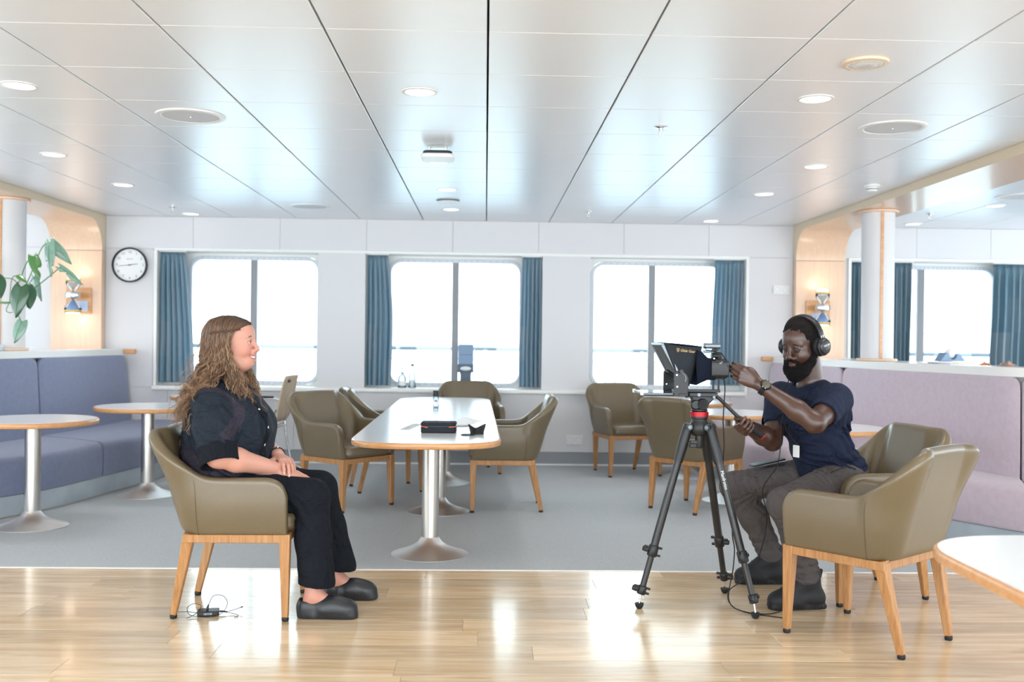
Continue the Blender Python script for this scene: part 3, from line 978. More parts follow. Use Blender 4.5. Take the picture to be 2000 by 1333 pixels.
# ================================================================ WALL FITTINGS
t = thing('wall_clock', 'round white wall clock with black rim', 'clock', (-3.338, WY, 1.844))
RX = Matrix.Rotation(pi/2, 3, 'X')
MB().lathe([(.145, .0), (.162, .0), (.165, .02), (.163, .035), (.155, .04), (.150, .034), (.149, .016)], 56, R=RX, close=False).build('rim', MT['black'], t)
MB().lathe([(0, .016), (.15, .016)], 48, R=RX, close=False).build('dial', MT['paper'], t)
MT['print_grey'] = mat('grey_print', (120, 122, 130), .6)
for h_ in range(1, 13):
    a = radians(90-30*h_)
    text_part(str(h_), .034, 'numeral', MT['print_grey'], t, frame_m((.122*cos(a), -.0166, .122*sin(a)), (1, 0, 0), (0, 0, 1)))
text_part('ROTUM', .016, 'dial_text', MT['print_grey'], t, frame_m((0, -.0166, .055), (1, 0, 0), (0, 0, 1)))
tk = MB()
for i in range(60):
    a = 2*pi*i/60; c_ = Vector((cos(a), 0, sin(a)))
    tk.taper(c_*.138+Vector((0, -.0164, 0)), c_*.144+Vector((0, -.0164, 0)), (.0006, .0003), (.0006, .0003), ax=(0, 1, 0))
tag(tk.build('minute_marks', MT['print_grey'], t), kind='stuff')
for L_, wd, ang, nm in ((.075, .004, 90-30*(2+44/60), 'hour_hand'), (.105, .003, 90-6*44, 'minute_hand')):
    a = radians(ang); d = Vector((cos(a), 0, sin(a)))
    MB().taper(d*-.02+Vector((0, -.022, 0)), d*L_+Vector((0, -.022, 0)), (.0008, wd), (.0008, wd*.6), ax=(0, 1, 0)).build(nm, MT['print_grey'], t)
MB().lathe([(.006, .016), (.006, .026), (0, .027)], 12, R=RX, close=False).build('hub', MT['black'], t)

def socket(x, z, lab, w=.155, h=.085):
    t = thing('wall_socket', lab, 'socket', (x, WY, z), group='double wall sockets')
    MB().box((-w/2, -.012, -h/2), (w/2, 0, h/2)).build('plate', MT['white_plastic'], t, bevel=.003)
    for s in (-1, 1):
        q = MB().lathe([(.026, .012), (.025, .006), (.0, .006)], 24, R=RX, c=(s*w/4, -.0005, 0), close=False)
        q.lathe([(.026, .012), (.028, .0135), (.03, .0125)], 24, R=RX, c=(s*w/4, -.0005, 0), close=False)
        o = q.build('outlet', MT['grille'], t)
        MB().box((s*w/4-.010, -.0075, -.0025), (s*w/4-.006, -.006, .0025)).box((s*w/4+.006, -.0075, -.0025), (s*w/4+.010, -.006, .0025)).build('pin_holes', MT['black'], o)
    return t
so0 = socket(.857, .242, 'white double socket low on the wall under the right window')
dup(so0, (2.815, WY, 1.695), 0, 'white double socket high on the wall beside the right pilaster')

# ---- glass wall lamps on the pilasters
MT['lamp_glass'] = glass('lamp_glass', (214, 226, 240))
MT['lamp_blue'] = mat('lamp_liquid', (186, 204, 234), .15, spec=.6)
MT['yellow'] = mat('yellow_band', (240, 196, 60), .3)
MT['lamp_white'] = mat('lamp_bulb', (250, 250, 255), .3, emit=(255, 238, 214), estr=1.6)
def sconce(x, z, lab):
    t = thing('wall_lamp', lab, 'lamp', (x, WY-.085, z), group='glass wall lamps')
    MB().box((-.115, -.014, -.12), (.115, 0, .12)).build('back_plate', MT['table_edge'], t, bevel=.003)
    MB().box((-.06, -.016, -.10), (.085, -.012, -.005)).build('printed_inset', MT['lamp_blue'], t)
    MB().box((-.02, -.10, .03), (.02, -.014, .06)).build('arm', MT['chrome'], t, bevel=.004)
    c = (0, -.14, 0)
    MB().lathe([(.058, .022), (.066, .022), (.068, .03), (.068, .062), (.066, .07), (.058, .07)], 36, c=c).build('chrome_ring', MT['chrome'], t)
    MB().lathe([(.017, .018), (.017, .075)], 20, c=c).build('neck_collar', MT['black'], t)
    g = MB().lathe([(.018, .075), (.026, .09), (.046, .112), (.060, .138), (.065, .160), (.062, .178), (.064, .19), (.054, .212), (.03, .226), (0, .23)], 32, c=c, close=False)
    g.build('upper_globe', MT['lamp_glass'], t)
    g = MB().lathe([(.0, -.128), (.066, -.125), (.074, -.10), (.075, -.075), (.060, -.045), (.035, -.02), (.02, .005), (.018, .02)], 32, c=c, close=False)
    g.build('lower_globe', MT['lamp_glass'], t)
    MB().lathe([(.0645, .178), (.0665, .184), (.0645, .190)], 32, c=c, close=False).lathe([(.0745, -.104), (.0765, -.098), (.0745, -.092)], 32, c=c, close=False).build('yellow_band', MT['yellow'], t)
    MB().lathe([(.0, .186), (.05, .188), (.058, .196), (.05, .212), (.028, .222), (0, .225)], 28, c=c, close=False).build('upper_bulb', MT['lamp_white'], t)
    MB().lathe([(.0, -.126), (.06, -.124), (.066, -.112), (0, -.108)], 28, c=c, close=False).build('lower_bulb', MT['lamp_white'], t)
    MB().lathe([(.0, -.09), (.055, -.088), (.05, -.06), (.02, -.02), (.01, .0)], 24, c=c, close=False).build('blue_cone', MT['lamp_blue'], t)
    return t
def lamp_light(x, z):
    for dz in (.27, -.17):
        l = bpy.data.lights.new('wall_lamp_glow', 'POINT'); l.energy = .9; l.color = (1., .78, .56); l.shadow_soft_size = .05
        o = bpy.data.objects.new('wall_lamp_glow', l); COL.objects.link(o); o.location = (x, WY-.085-.15, z+dz)
sc0 = sconce(-3.775, 1.50, 'glass wall lamp with yellow bands on the left pilaster')
dup(sc0, (3.14, WY-.085, 1.475), 0, 'glass wall lamp with yellow bands on the right pilaster above the bearded person')
lamp_light(-3.775, 1.50); lamp_light(3.14, 1.475)
# ================================================================ PEOPLE: smooth blended surfaces on a voxel field
V3 = lambda *a: np.array(a, dtype=np.float64)
def unit(v): v = np.asarray(v, float); return v/np.linalg.norm(v)

class Field:
    """a signed field; shapes are blended in smoothly and the zero level becomes one continuous mesh"""
    def __init__(s, lo, hi, res):
        s.lo = V3(*lo); s.res = res
        s.n = np.ceil((V3(*hi)-s.lo)/res).astype(int)+1
        s.f = np.full(s.n, 1.0, np.float32)
        s.ax = [(s.lo[i]+res*np.arange(s.n[i])).astype(np.float32) for i in range(3)]
    def win(s, lo, hi):
        a = np.maximum(np.floor((np.asarray(lo)-s.lo)/s.res).astype(int), 0)
        b = np.minimum(np.ceil((np.asarray(hi)-s.lo)/s.res).astype(int)+1, s.n)
        if np.any(b <= a): return None, None
        sl = tuple(slice(a[i], b[i]) for i in range(3))
        X = s.ax[0][sl[0]][:, None, None]; Y = s.ax[1][sl[1]][None, :, None]; Z = s.ax[2][sl[2]][None, None, :]
        return sl, (X, Y, Z)
    def put(s, sl, d, k, op):
        a = s.f[sl]
        if op == 'add':
            h = np.clip(.5+.5*(a-d)/k, 0, 1)
            s.f[sl] = a*(1-h)+d*h-k*h*(1-h)
        else:
            d = -d
            h = np.clip(.5-.5*(a-d)/k, 0, 1)
            s.f[sl] = a*(1-h)+d*h+k*h*(1-h)
    def cap(s, a, b, ra, rb=None, k=.01, op='add'):
        rb = ra if rb is None else rb
        a, b = np.asarray(a, float), np.asarray(b, float); m = max(ra, rb)+k+3*s.res
        sl, P = s.win(np.minimum(a, b)-m, np.maximum(a, b)+m)
        if sl is None: return s
        ab = b-a; L2 = float(ab@ab)+1e-12
        t = np.clip(((P[0]-a[0])*ab[0]+(P[1]-a[1])*ab[1]+(P[2]-a[2])*ab[2])/L2, 0, 1)
        d = np.sqrt((P[0]-a[0]-t*ab[0])**2+(P[1]-a[1]-t*ab[1])**2+(P[2]-a[2]-t*ab[2])**2)-(ra+(rb-ra)*t)
        s.put(sl, d, k, op); return s
    def chain(s, pts, rs, k=.01, op='add'):
        for i in range(len(pts)-1): s.cap(pts[i], pts[i+1], rs[i], rs[i+1], k, op)
        return s
    def ell(s, c, r, R=None, k=.01, op='add'):
        """R: three axis vectors (rows)"""
        c = np.asarray(c, float); r = np.asarray(r, float); m = r.max()+k+3*s.res
        if R is None: R = np.eye(3)
        ext = np.sqrt(((np.asarray(R)*r[:, None])**2).sum(0))+k+3*s.res
        sl, P = s.win(c-ext, c+ext)
        if sl is None: return s
        q = [(P[0]-c[0])*R[i][0]+(P[1]-c[1])*R[i][1]+(P[2]-c[2])*R[i][2] for i in range(3)]
        k0 = np.sqrt(sum((q[i]/r[i])**2 for i in range(3)))
        k1 = np.sqrt(sum((q[i]/r[i]**2)**2 for i in range(3)))+1e-9
        s.put(sl, k0*(k0-1)/k1, k, op); return s
    def box(s, c, hr, R=None, rad=.01, k=.01, op='add'):
        c = np.asarray(c, float); hr = np.asarray(hr, float)
        if R is None: R = np.eye(3)
        ext = (np.abs(np.asarray(R))*hr[:, None]).sum(0)+rad+k+3*s.res
        sl, P = s.win(c-ext, c+ext)
        if sl is None: return s
        q = [np.abs((P[0]-c[0])*R[i][0]+(P[1]-c[1])*R[i][1]+(P[2]-c[2])*R[i][2])-(hr[i]-rad) for i in range(3)]
        d = np.sqrt(sum(np.maximum(x, 0)**2 for x in q))+np.minimum(np.maximum(np.maximum(q[0], q[1]), q[2]), 0)-rad
        s.put(sl, d, k, op); return s
    def half(s, c, nrm, k=.004):
        """cut away the side the normal points to"""
        c = np.asarray(c, float); n = unit(nrm)
        sl, P = s.win(s.lo, s.lo+s.n*s.res)
        d = (P[0]-c[0])*n[0]+(P[1]-c[1])*n[1]+(P[2]-c[2])*n[2]
        s.put(sl, -d, k, 'sub'); return s
    def wrinkle(s, c, rad, d, lam, amp, ph=0., warp=None):
        c = np.asarray(c, float); d = unit(d)
        rad = np.asarray(rad if hasattr(rad, '__len__') else (rad,)*3, float)
        sl, P = s.win(c-2*rad, c+2*rad)
        if sl is None: return s
        g = np.exp(-sum(((P[i]-c[i])/rad[i])**2 for i in range(3)))
        t = (P[0]-c[0])*d[0]+(P[1]-c[1])*d[1]+(P[2]-c[2])*d[2]
        w = .35*lam*np.sin(23*P[0]+31*P[1]+ph)+.35*lam*np.sin(27*P[2]-19*P[1]+2*ph)
        s.f[sl] += (amp*g*np.sin(2*pi*(t+w)/lam+ph)).astype(np.float32); return s
    def noise(s, amp, freq, seed=0, lo=None, hi=None):
        r = np.random.RandomState(seed)
        sl, P = s.win(s.lo if lo is None else lo, s.lo+s.n*s.res if hi is None else hi)
        acc = 0
        for i in range(5):
            d = r.normal(size=3); d = d/np.linalg.norm(d)*freq*r.uniform(.7, 1.5)
            e = r.normal(size=3); e = e/np.linalg.norm(e)*freq*r.uniform(.7, 1.5)
            acc = acc+np.sin(P[0]*d[0]+P[1]*d[1]+P[2]*d[2]+r.uniform(0, 6))*np.sin(P[0]*e[0]+P[1]*e[1]+P[2]*e[2]+r.uniform(0, 6))
        s.f[sl] += (amp*acc/2).astype(np.float32); return s
    def clip_outside(s, other_fn): pass
    def mesh(s, name, mats, parent, colfn=None, origin=(0, 0, 0)):
        f = s.f; ins = f < 0
        n = s.n
        c = np.zeros(n-1, np.int8)
        for dx in (0, 1):
            for dy in (0, 1):
                for dz in (0, 1):
                    c += ins[dx:n[0]-1+dx, dy:n[1]-1+dy, dz:n[2]-1+dz]
        act = (c > 0) & (c < 8)
        ijk = np.argwhere(act)
        ids = np.full(n-1, -1, np.int32); ids[act] = np.arange(len(ijk))
        acc = np.zeros((len(ijk), 3)); cnt = np.zeros(len(ijk))
        cor = [(0,0,0),(1,0,0),(0,1,0),(1,1,0),(0,0,1),(1,0,1),(0,1,1),(1,1,1)]
        val = [f[ijk[:,0]+a, ijk[:,1]+b, ijk[:,2]+d].astype(np.float64) for a, b, d in cor]
        for i in range(8):
            for b in (1, 2, 4):
                if i & b: continue
                j = i | b
                m = (val[i] < 0) != (val[j] < 0)
                t = val[i][m]/(val[i][m]-val[j][m])
                acc[m] += np.array(cor[i])+t[:, None]*(np.array(cor[j])-np.array(cor[i])); cnt[m] += 1
        V = s.lo+s.res*(ijk+acc/cnt[:, None])
        quads = []
        for ax in range(3):
            o1, o2 = (ax+1) % 3, (ax+2) % 3
            sa = [slice(None)]*3; sb = [slice(None)]*3
            sa[ax] = slice(0, -1); sb[ax] = slice(1, None)
            cr = ins[tuple(sa)] != ins[tuple(sb)]
            E = np.argwhere(cr)
            E = E[(E[:, o1] >= 1) & (E[:, o2] >= 1) & (E[:, o1] < n[o1]-1) & (E[:, o2] < n[o2]-1)]
            if not len(E): continue
            def idc(d1, d2):
                q = E.copy(); q[:, o1] += d1; q[:, o2] += d2
                return ids[q[:, 0], q[:, 1], q[:, 2]]
            Q = np.stack([idc(-1, -1), idc(0, -1), idc(0, 0), idc(-1, 0)], 1)
            fl = ins[E[:, 0], E[:, 1], E[:, 2]]
            Q[~fl] = Q[~fl][:, ::-1]
            quads.append(Q)
        Q = np.concatenate(quads); Q = Q[(Q >= 0).all(1)]
        me = bpy.data.meshes.new(name)
        V = V-np.asarray(origin)
        me.vertices.add(len(V)); me.vertices.foreach_set('co', V.astype(np.float32).ravel())
        me.loops.add(4*len(Q)); me.loops.foreach_set('vertex_index', Q.astype(np.int32).ravel())
        me.polygons.add(len(Q)); me.polygons.foreach_set('loop_start', np.arange(0, 4*len(Q), 4, dtype=np.int32))
        me.polygons.foreach_set('loop_total', np.full(len(Q), 4, np.int32))
        me.update(calc_edges=True); me.validate()
        me.polygons.foreach_set('use_smooth', [True]*len(me.polygons))
        for m in (mats if isinstance(mats, (list, tuple)) else [mats]): me.materials.append(m)
        if colfn is not None:
            C = colfn(V+np.asarray(origin)); at = me.color_attributes.new('tone', 'FLOAT_COLOR', 'POINT')
            at.data.foreach_set('color', np.concatenate([C, np.ones((len(C), 1))], 1).astype(np.float32).ravel())
        o = bpy.data.objects.new(name, me); COL.objects.link(o)
        if parent is not None: o.parent = parent
        return o

def tone_mat(name, rough, spec=.5, sub=0., bump=0., bscale=300., sheen=0., fold=0., radius=(.012, .005, .003)):
    m = mat(name, (128, 128, 128), rough, spec=spec, sub=sub, bump=bump, bscale=bscale, sheen=sheen, fold=fold)
    nt = m.node_tree; a = nt.nodes.new('ShaderNodeVertexColor'); a.layer_name = 'tone'
    nt.links.new(a.outputs[0], nt.nodes['Principled BSDF'].inputs['Base Color'])
    nt.nodes['Principled BSDF'].inputs['Subsurface Radius'].default_value = radius
    return m
lin3 = lambda *c: np.array(lin(*c)[:3])

class Frame:
    def __init__(s, c, f, u=(0, 0, 1), sc=1.):
        s.c = np.asarray(c, float); s.f = unit(f)
        u = np.asarray(u, float); s.u = unit(u-s.f*(u@s.f)); s.l = np.cross(s.u, s.f); s.s = sc
    def __call__(s, f, l, u): return s.c+s.s*(s.f*f+s.l*l+s.u*u)
    @property
    def R(s): return np.stack([s.f, s.l, s.u])
    def loc(s, P):
        q = P-s.c; return np.stack([q@s.f, q@s.l, q@s.u], 1)/s.s

def rotR(R, ax, ang):
    """rotate the three axes about one of them"""
    a = unit(ax); out = []
    for v in R: out.append(v*cos(ang)+np.cross(a, v)*sin(ang)+a*(a@v)*(1-cos(ang)))
    return np.stack(out)

def build_head(F, h, male, smile=0., lid=0.):
    R = h.R; p = h
    E = lambda f, l, u, rf, rl, ru, k=.012, op='add': F.ell(p(f, l, u), np.array([rf, rl, ru])*h.s, R, k*h.s, op)
    C = lambda a, b, ra, rb, k=.008, op='add': F.cap(p(*a), p(*b), ra*h.s, rb*h.s, k*h.s, op)
    if male: E(-.018, 0, .040, .098, .076, .082, .02)         # skull
    else: E(-.018, 0, .036, .096, .075, .071, .02)
    E(.034, 0, .036 if male else .030, .062, .064, .064, .03)                   # brow and forehead
    E(.022, 0, -.040, .066, .060, .072, .03)                  # face
    for s in (-1, 1):
        C((-.004, s*.058, -.048), (.045, s*.036, -.098), .018, .016, .03)      # jaw
        E(.052, s*.040, -.030, .032, .026, .030, .025)        # cheek
        if smile: E(.066, s*.036, -.040, .022, .020, .020, .014)
        C((.078, s*.012, .020), (.070, s*.044, .019), .010, .009, .014)       # brow ridge
    if not male:
        E(.038, 0, -.088, .042, .040, .024, .022)             # soft under-chin
    E(.074, 0, -.096, .020, .022, .018, .02)                  # chin
    C((.045, -.014, -.10), (.045, .014, -.10), .026, .026, .025)
    for s in (-1, 1):                                         # eye sockets and lids
        E(.102, s*.032, .000, .017, .020, .012, .010, 'sub')
        for t in range(4):
            a0, a1 = -1+t*.5, -.5+t*.5
            P = lambda a, up: (.0895-.009*a*a-.005*(a*s > 0)*a*a, s*.032+a*.0165, up*(.0100*(1-a*a)+.001)-.001)
            C(P(a0, 1), P(a1, 1), .0036, .0036, .003); C(P(a0, -.70), P(a1, -.70), .0030, .0030, .003)
    for s in (-1, 1):                                         # upper lids
        E(.0775, s*.032, .0075-.0045*lid, .0138, .0150, .0088+.001*lid, .002)
    nw = 1.25 if male else 1.
    C((.090, 0, .012), (.108, 0, -.030), .0080, .0095*nw, .010)      # nose
    E(.1085, 0, -.035, .0122, .0108*nw, .0100, .008)
    for s in (-1, 1):
        E(.096, s*.0135*nw, -.041, .012, .0085*nw, .009, .006)
        E(.104, s*.0075*nw, -.0485, .006, .0040, .0035, .003, 'sub')
    E(.078, 0, -.066, .022, .030, .024, .018)                 # mouth mound
    ml = .027+.005*smile
    for i in range(6):                                        # lips
        a0, a1 = -1+i/3, -1+(i+1)/3
        up = lambda a: (.0985-.020*a*a-.003*smile*a*a, ml*a, -.0635+.004*smile*abs(a)**1.5+.009*smile*a*a)
        dn = lambda a: (.0975-.020*a*a-.003*smile*a*a, ml*a*.92, -.0735-.004*smile*(1-a*a)-.004*smile+.012*smile*a*a)
        C(up(a0), up(a1), .0050*(1-.55*abs(a0))*nw, .0050*(1-.55*abs(a1))*nw, .005)
        C(dn(a0), dn(a1), .0062*(1-.55*abs(a0))*nw, .0062*(1-.55*abs(a1))*nw, .005)
    for i in range(6):
        a0, a1 = -1+i/3, -1+(i+1)/3
        md = lambda a: (.103-.020*a*a, ml*.93*a, -.0675-.002*smile+.0095*smile*a*a)
        C(md(a0), md(a1), .0015+.0052*smile*sqrt(max(0,1-a0*a0)), .0015+.0052*smile*sqrt(max(0,1-a1*a1)), .003, 'sub')
    for s in (-1, 1):                                         # ears
        Re = rotR(R, h.u, s*.35)
        F.ell(p(-.010, s*.078, -.012), np.array([.018, .008, .031])*h.s, Re, .006)
        F.ell(p(-.006, s*.086, -.008), np.array([.010, .006, .018])*h.s, Re, .004, 'sub')

def head_bits(h, parent, org, brow_mat, iris_mat, lidmat, teeth=0., look=(1, 0, 0), lid=0.):
    org = np.asarray(org)
    ew = MB(); 
    for s in (-1, 1):
        c = Vector(h(.0790, s*.032, -.0005)-org)
        look_v = Vector(h.f*look[0]+h.l*look[1]+h.u*look[2]).normalized()
        e = MB().ball(c, .0122*h.s, 18).build('eye', MT['eye_white'], parent)
        q = look_v.to_track_quat('Z', 'Y').to_matrix()
        MB().lathe([(.0056, .0108), (.003, .0121), (0, .0124)], 16, c=c, R=q, close=False).build('iris', iris_mat, e)
        MB().lathe([(.0026, .0123), (0, .0127)], 12, c=c, R=q, close=False).build('pupil', MT['black'], e)
        b = MB()
        pts = [h(.0915-.013*abs(a)**2.2, s*(.012+.036*a), .0205+.006*sin(pi*min(1, a*1.15))-.003*a)-org for a in [i/7 for i in range(8)]]
        b.tube(pts, [.0018, .0030, .0034, .0034, .0031, .0026, .0019, .001], 8)
        b.build('eyebrow', brow_mat, parent)
        lash = MB()
        lash.tube([h(.0928-.009*a*a-.005*(a*s > 0)*a*a, s*.032+a*.0168, (.0060-.0062*lid)*(1-a*a)+.0005)-org for a in [-1+i/4 for i in range(9)]], [.0006]+[.0011]*7+[.0006], 6)
        lash.build('eyelashes', brow_mat, parent)
    if teeth:
        t = MB()
        for i in range(-4, 5):
            a = i/4.6
            c = h(.0962-.020*a*a, .0275*a, -.0672+.008*a*a)-org
            t.ball(c, (.0035, .0032, .0048), 8)
        t.build('teeth', MT['tooth'], parent)

def hand(F, W, fwd, back, thumb, curls, sc=1., spread=.10, thumb_curl=.3, thumb_out=.75, wr=.026, elbow=None):
    """W wrist; fwd along the palm; back = back-of-hand normal; thumb = side of the thumb; curls per finger (3 angles)"""
    fwd = unit(fwd); back = unit(np.asarray(back)-fwd*(np.asarray(back)@fwd)); th = np.cross(fwd, back)
    if th @ np.asarray(thumb) < 0: th = -th
    W = np.asarray(W, float); tips = []
    offs = [.029, .0095, -.010, -.0285]; Ls = [.087, .091, .086, .077]
    ph = [(.043, .026, .020), (.047, .029, .021), (.043, .027, .021), (.034, .020, .018)]
    rr = [(.0098, .0086, .0078, .0066), (.0100, .0088, .0078, .0066), (.0095, .0084, .0075, .0064), (.0085, .0075, .0068, .0058)]
    F.ell(W+sc*(fwd*.048-back*.002), np.array([.050, .036, .0155])*sc, np.stack([fwd, th, back]), .012*sc)
    for i in range(4):
        K = W+sc*(fwd*Ls[i]+th*offs[i]+back*(.003-.05*abs(offs[i])))
        F.cap(W+sc*(fwd*.012+th*offs[i]*.45), K, .0125*sc, .0108*sc, .010*sc)
        d = unit(fwd+th*(offs[i]/.03)*spread); b = back
        cur = K; ax = np.cross(d, b)
        for j in range(3):
            a = curls[i][j]
            d2 = unit(d*cos(a)-b*sin(a)); b = unit(b*cos(a)+d*sin(a)); d = d2
            nx = cur+d*ph[i][j]*sc
            F.cap(cur, nx, rr[i][j]*sc, rr[i][j+1]*sc, .0035*sc)
            cur = nx
        tips.append((cur, d, b, rr[i][3]*sc))
    B = W+sc*(fwd*.022+th*.024-back*.008)
    d1 = unit(fwd*.62+th*thumb_out-back*.28)
    T1 = B+d1*.042*sc
    F.ell((B+T1)/2-back*.003*sc, np.array([.030, .016, .014])*sc, np.stack([d1, unit(np.cross(back, d1)), back]), .012*sc)
    d2 = unit(d1*cos(thumb_curl)-(back*.55+th*.75)*sin(thumb_curl)*1.+fwd*sin(thumb_curl)*.6)
    T2 = T1+d2*.032*sc
    d3 = unit(d2+(-back*.35-th*.35)*thumb_curl+fwd*.2)
    T3 = T2+d3*.026*sc
    F.chain([B, T1, T2, T3], [.0135*sc, .0115*sc, .0100*sc, .0080*sc], .006*sc)
    tips.append((T3, d3, back, .008*sc))
    return tips

def nails(tips, parent, org, m):
    """one nail on the back of every finger tip"""
    org = np.asarray(org)
    for P, d, b, r in tips:
        c = np.asarray(P)+b*(r*.80)-d*r*.1-org
        R = Matrix((tuple(d), tuple(unit(np.cross(b, d))), tuple(b))).transposed()
        MB().ball(c, (r*.95, r*.72, r*.28), 10, R=R).build('nail', m, parent)

MT['eye_white'] = mat('eye_white', (212, 204, 198), .15)
MT['tooth'] = mat('tooth', (238, 232, 222), .2)
MT['iris_hazel'] = mat('iris_hazel', (84, 74, 60), .15)
MT['iris_dark'] = mat('iris_dark', (38, 24, 18), .15)
MT['skin_fair'] = tone_mat('fair_skin', .46, .45, sub=.25, bump=.04, bscale=500)
MT['skin_dark'] = tone_mat('dark_skin', .35, .6, sub=.08, bump=.05, bscale=500, radius=(.006, .003, .002))
MT['brow_brown'] = mat('brow_brown', (92, 66, 52), .7)
MT['brow_black'] = mat('brow_black', (20, 16, 16), .7)
# ================================================================ THE WOMAN
def make_woman():
    MY = 4.455
    root = thing('person', 'seated person with long curly brown hair, dark short-sleeved shirt, black trousers and clogs, smiling', 'person', (-1.10, MY, 0))
    ORG = (-1.10, MY, 0)
    h = Frame((-1.112, MY-.005, 1.166), (1, -.10, .015), sc=1.0)
    # --- body
    F = Field((-1.42, 4.08, -.01), (-.50, 4.84, 1.30), .0036)
    hipR, hipL = V3(-1.13, MY-.11, .545), V3(-1.13, MY+.11, .545)
    knR, knL = V3(-.735, 4.31, .508), V3(-.745, 4.585, .505)
    anR, anL = V3(-.715, 4.285, .095), V3(-.665, 4.585, .095)
    shR, shL = V3(-1.165, MY-.185, .905), V3(-1.165, MY+.185, .905)
    elR, elL = V3(-1.10, 4.185, .695), V3(-1.07, 4.735, .70)
    wrR, wrL = V3(-.885, 4.335, .622), V3(-.905, 4.438, .668)
    F.ell((-1.14, MY, .56), (.13, .17, .10), k=.03)
    F.ell((-1.13, MY, .72), (.14, .165, .14), k=.05)
    F.ell((-1.14, MY, .87), (.125, .165, .11), k=.05)
    F.cap(shR, shL, .055, .055, .05)
    F.chain([(-1.15, MY, .92), (-1.135, MY, 1.02), h(-.02, 0, -.06)], [.07, .058, .056], .03)
    build_head(F, h, False, smile=1., lid=.45)
    for a, b, c, d in ((hipR, knR, anR, -1), (hipL, knL, anL, 1)):
        F.chain([a, b], [.095, .060], .03)
        F.chain([b, b*.62+c*.38+V3(-.018, 0, 0), c], [.056, .050, .034], .02)
        F.cap(c, c+V3(.10, .0, -.055), .034, .026, .02); F.cap(c, c+V3(-.035, 0, -.05), .03, .026, .02)
    for s_, e_, w_ in ((shR, elR, wrR), (shL, elL, wrL)):
        F.chain([s_, s_*.5+e_*.5, e_], [.058, .056, .050], .03)
        F.chain([e_, e_*.70+w_*.30, w_], [.047, .050, .0285], .02)
    g = lambda a, b=None, c=None: (a, a if b is None else b, a*.6 if c is None else c)
    tR = hand(F, wrR, (.90, .10, -.36), (.28, -.35, .88), (.3, .9, .1), [g(.12, .12), g(.15, .12), g(.2, .18), g(.25, .2)], .95, .05, .25, .6)
    tL = hand(F, wrL+V3(.004, -.006, -.001), (.56, -.80, -.16), (.22, -.05, .97), (-.85, -.5, .1), [g(.22, .50, .35), g(.26, .52, .35), g(.30, .52, .35), g(.36, .52, .35)], .95, .06, .35, .7)
    skin = lin3(208, 153, 135); pink = lin3(212, 140, 124); lip = lin3(188, 98, 94); warm = lin3(206, 142, 124)
    def col(P):
        n = len(P); C = np.tile(skin, (n, 1)); q = h.loc(P)
        def mixin(c, w): C[:] = C*(1-w[:, None])+c*w[:, None]
        blob = lambda c, r: np.exp(-(((q-np.array(c))/np.array(r))**2).sum(1))
        for s in (-1, 1): mixin(pink, .65*blob((.065, s*.045, -.035), (.04, .03, .026)))
        mixin(pink, .45*blob((.115, 0, -.038), (.02, .02, .014)))
        hd_ = (q[:, 0] > .06) & (np.abs(q[:, 1]) < .036)
        w = np.clip(1-np.abs(q[:, 2]+.0695-.010*(q[:, 1]/.03)**2)/.0105, 0, 1)*hd_*(q[:, 0] > .074)
        mixin(lip, np.clip(w*2.2, 0, .7))
        far = (P[:, 2] < .75)
        mixin(warm, .35*far*np.clip((P[:, 0]+.9)/.12, 0, 1))
        return C
    body = F.mesh('body', MT['skin_fair'], root, col, ORG)
    head_bits(h, root, ORG, MT['brow_brown'], MT['iris_hazel'], None, teeth=1, look=(1, 0, .02), lid=.45)
    MT['nail_pink'] = mat('nail_pink', (230, 180, 168), .25)
    nails(tR[:4]+tL, root, ORG, MT['nail_pink'])
    # --- shirt: loose, short sleeved, open collar
    S = Field((-1.44, 4.07, .52), (-.85, 4.86, 1.06), .0045)
    S.ell((-1.135, MY, .655), (.205, .225, .155), k=.05)
    S.ell((-1.125, MY, .775), (.195, .215, .145), k=.06)
    S.ell((-1.145, MY, .88), (.165, .20, .115), k=.06)
    for s in (-1, 1): S.ell((-1.035, MY+s*.085, .80), (.095, .09, .085), k=.05)
    S.cap(shR+V3(-.005, .01, .006), shL+V3(-.005, -.01, .006), .060, .060, .05)
    S.ell((-1.15, MY, .955), (.095, .12, .05), k=.04)
    for s_, e_ in ((shR, elR), (shL, elL)):
        q = s_*.15+e_*.85
        S.chain([s_+V3(0, 0, -.012), s_*.5+q*.5, q], [.062, .074, .080], .04)
        d = unit(e_-s_)
        S.cap(q+d*.005, q+d*.05, .058, .058, .01, 'sub')
        S.ell(q+d*.035, (.11, .11, .03), None, .006, 'sub') if False else None
    # open neck, cut the hem
    S.cap((-1.12, MY, 1.0), (-1.10, MY, 1.08), .066, .075, .012, 'sub')
    S.cap((-1.02, MY, .985), (-.92, MY, .93), .028, .03, .015, 'sub')
    rg = random.Random(4)
    for c, r, d, lm, am in (((-1.22, 4.27, .66), (.12, .08, .08), (.5, 0, .85), .045, .006), ((-1.05, 4.27, .62), (.12, .08, .07), (.3, .2, .9), .05, .006),
                            ((-1.28, 4.35, .60), (.08, .15, .06), (.2, .4, .9), .035, .007), ((-1.12, 4.19, .82), (.07, .06, .08), (.7, 0, .7), .05, .005),
                            ((-1.0, 4.33, .86), (.10, .08, .10), (.8, 0, .5), .06, .004), ((-1.10, 4.16, .75), (.07, .05, .05), (.3, 0, .95), .03, .0045),
                            ((-1.0, 4.28, .73), (.10, .07, .09), (.6, 0, -.8), .055, .006), ((-1.25, 4.26, .80), (.07, .08, .09), (.9, .1, .4), .045, .005)):
        S.wrinkle(c, r, d, lm, am*1.5, rg.uniform(0, 6))
    navy, plum = lin3(30, 38, 49), lin3(52, 48, 60)
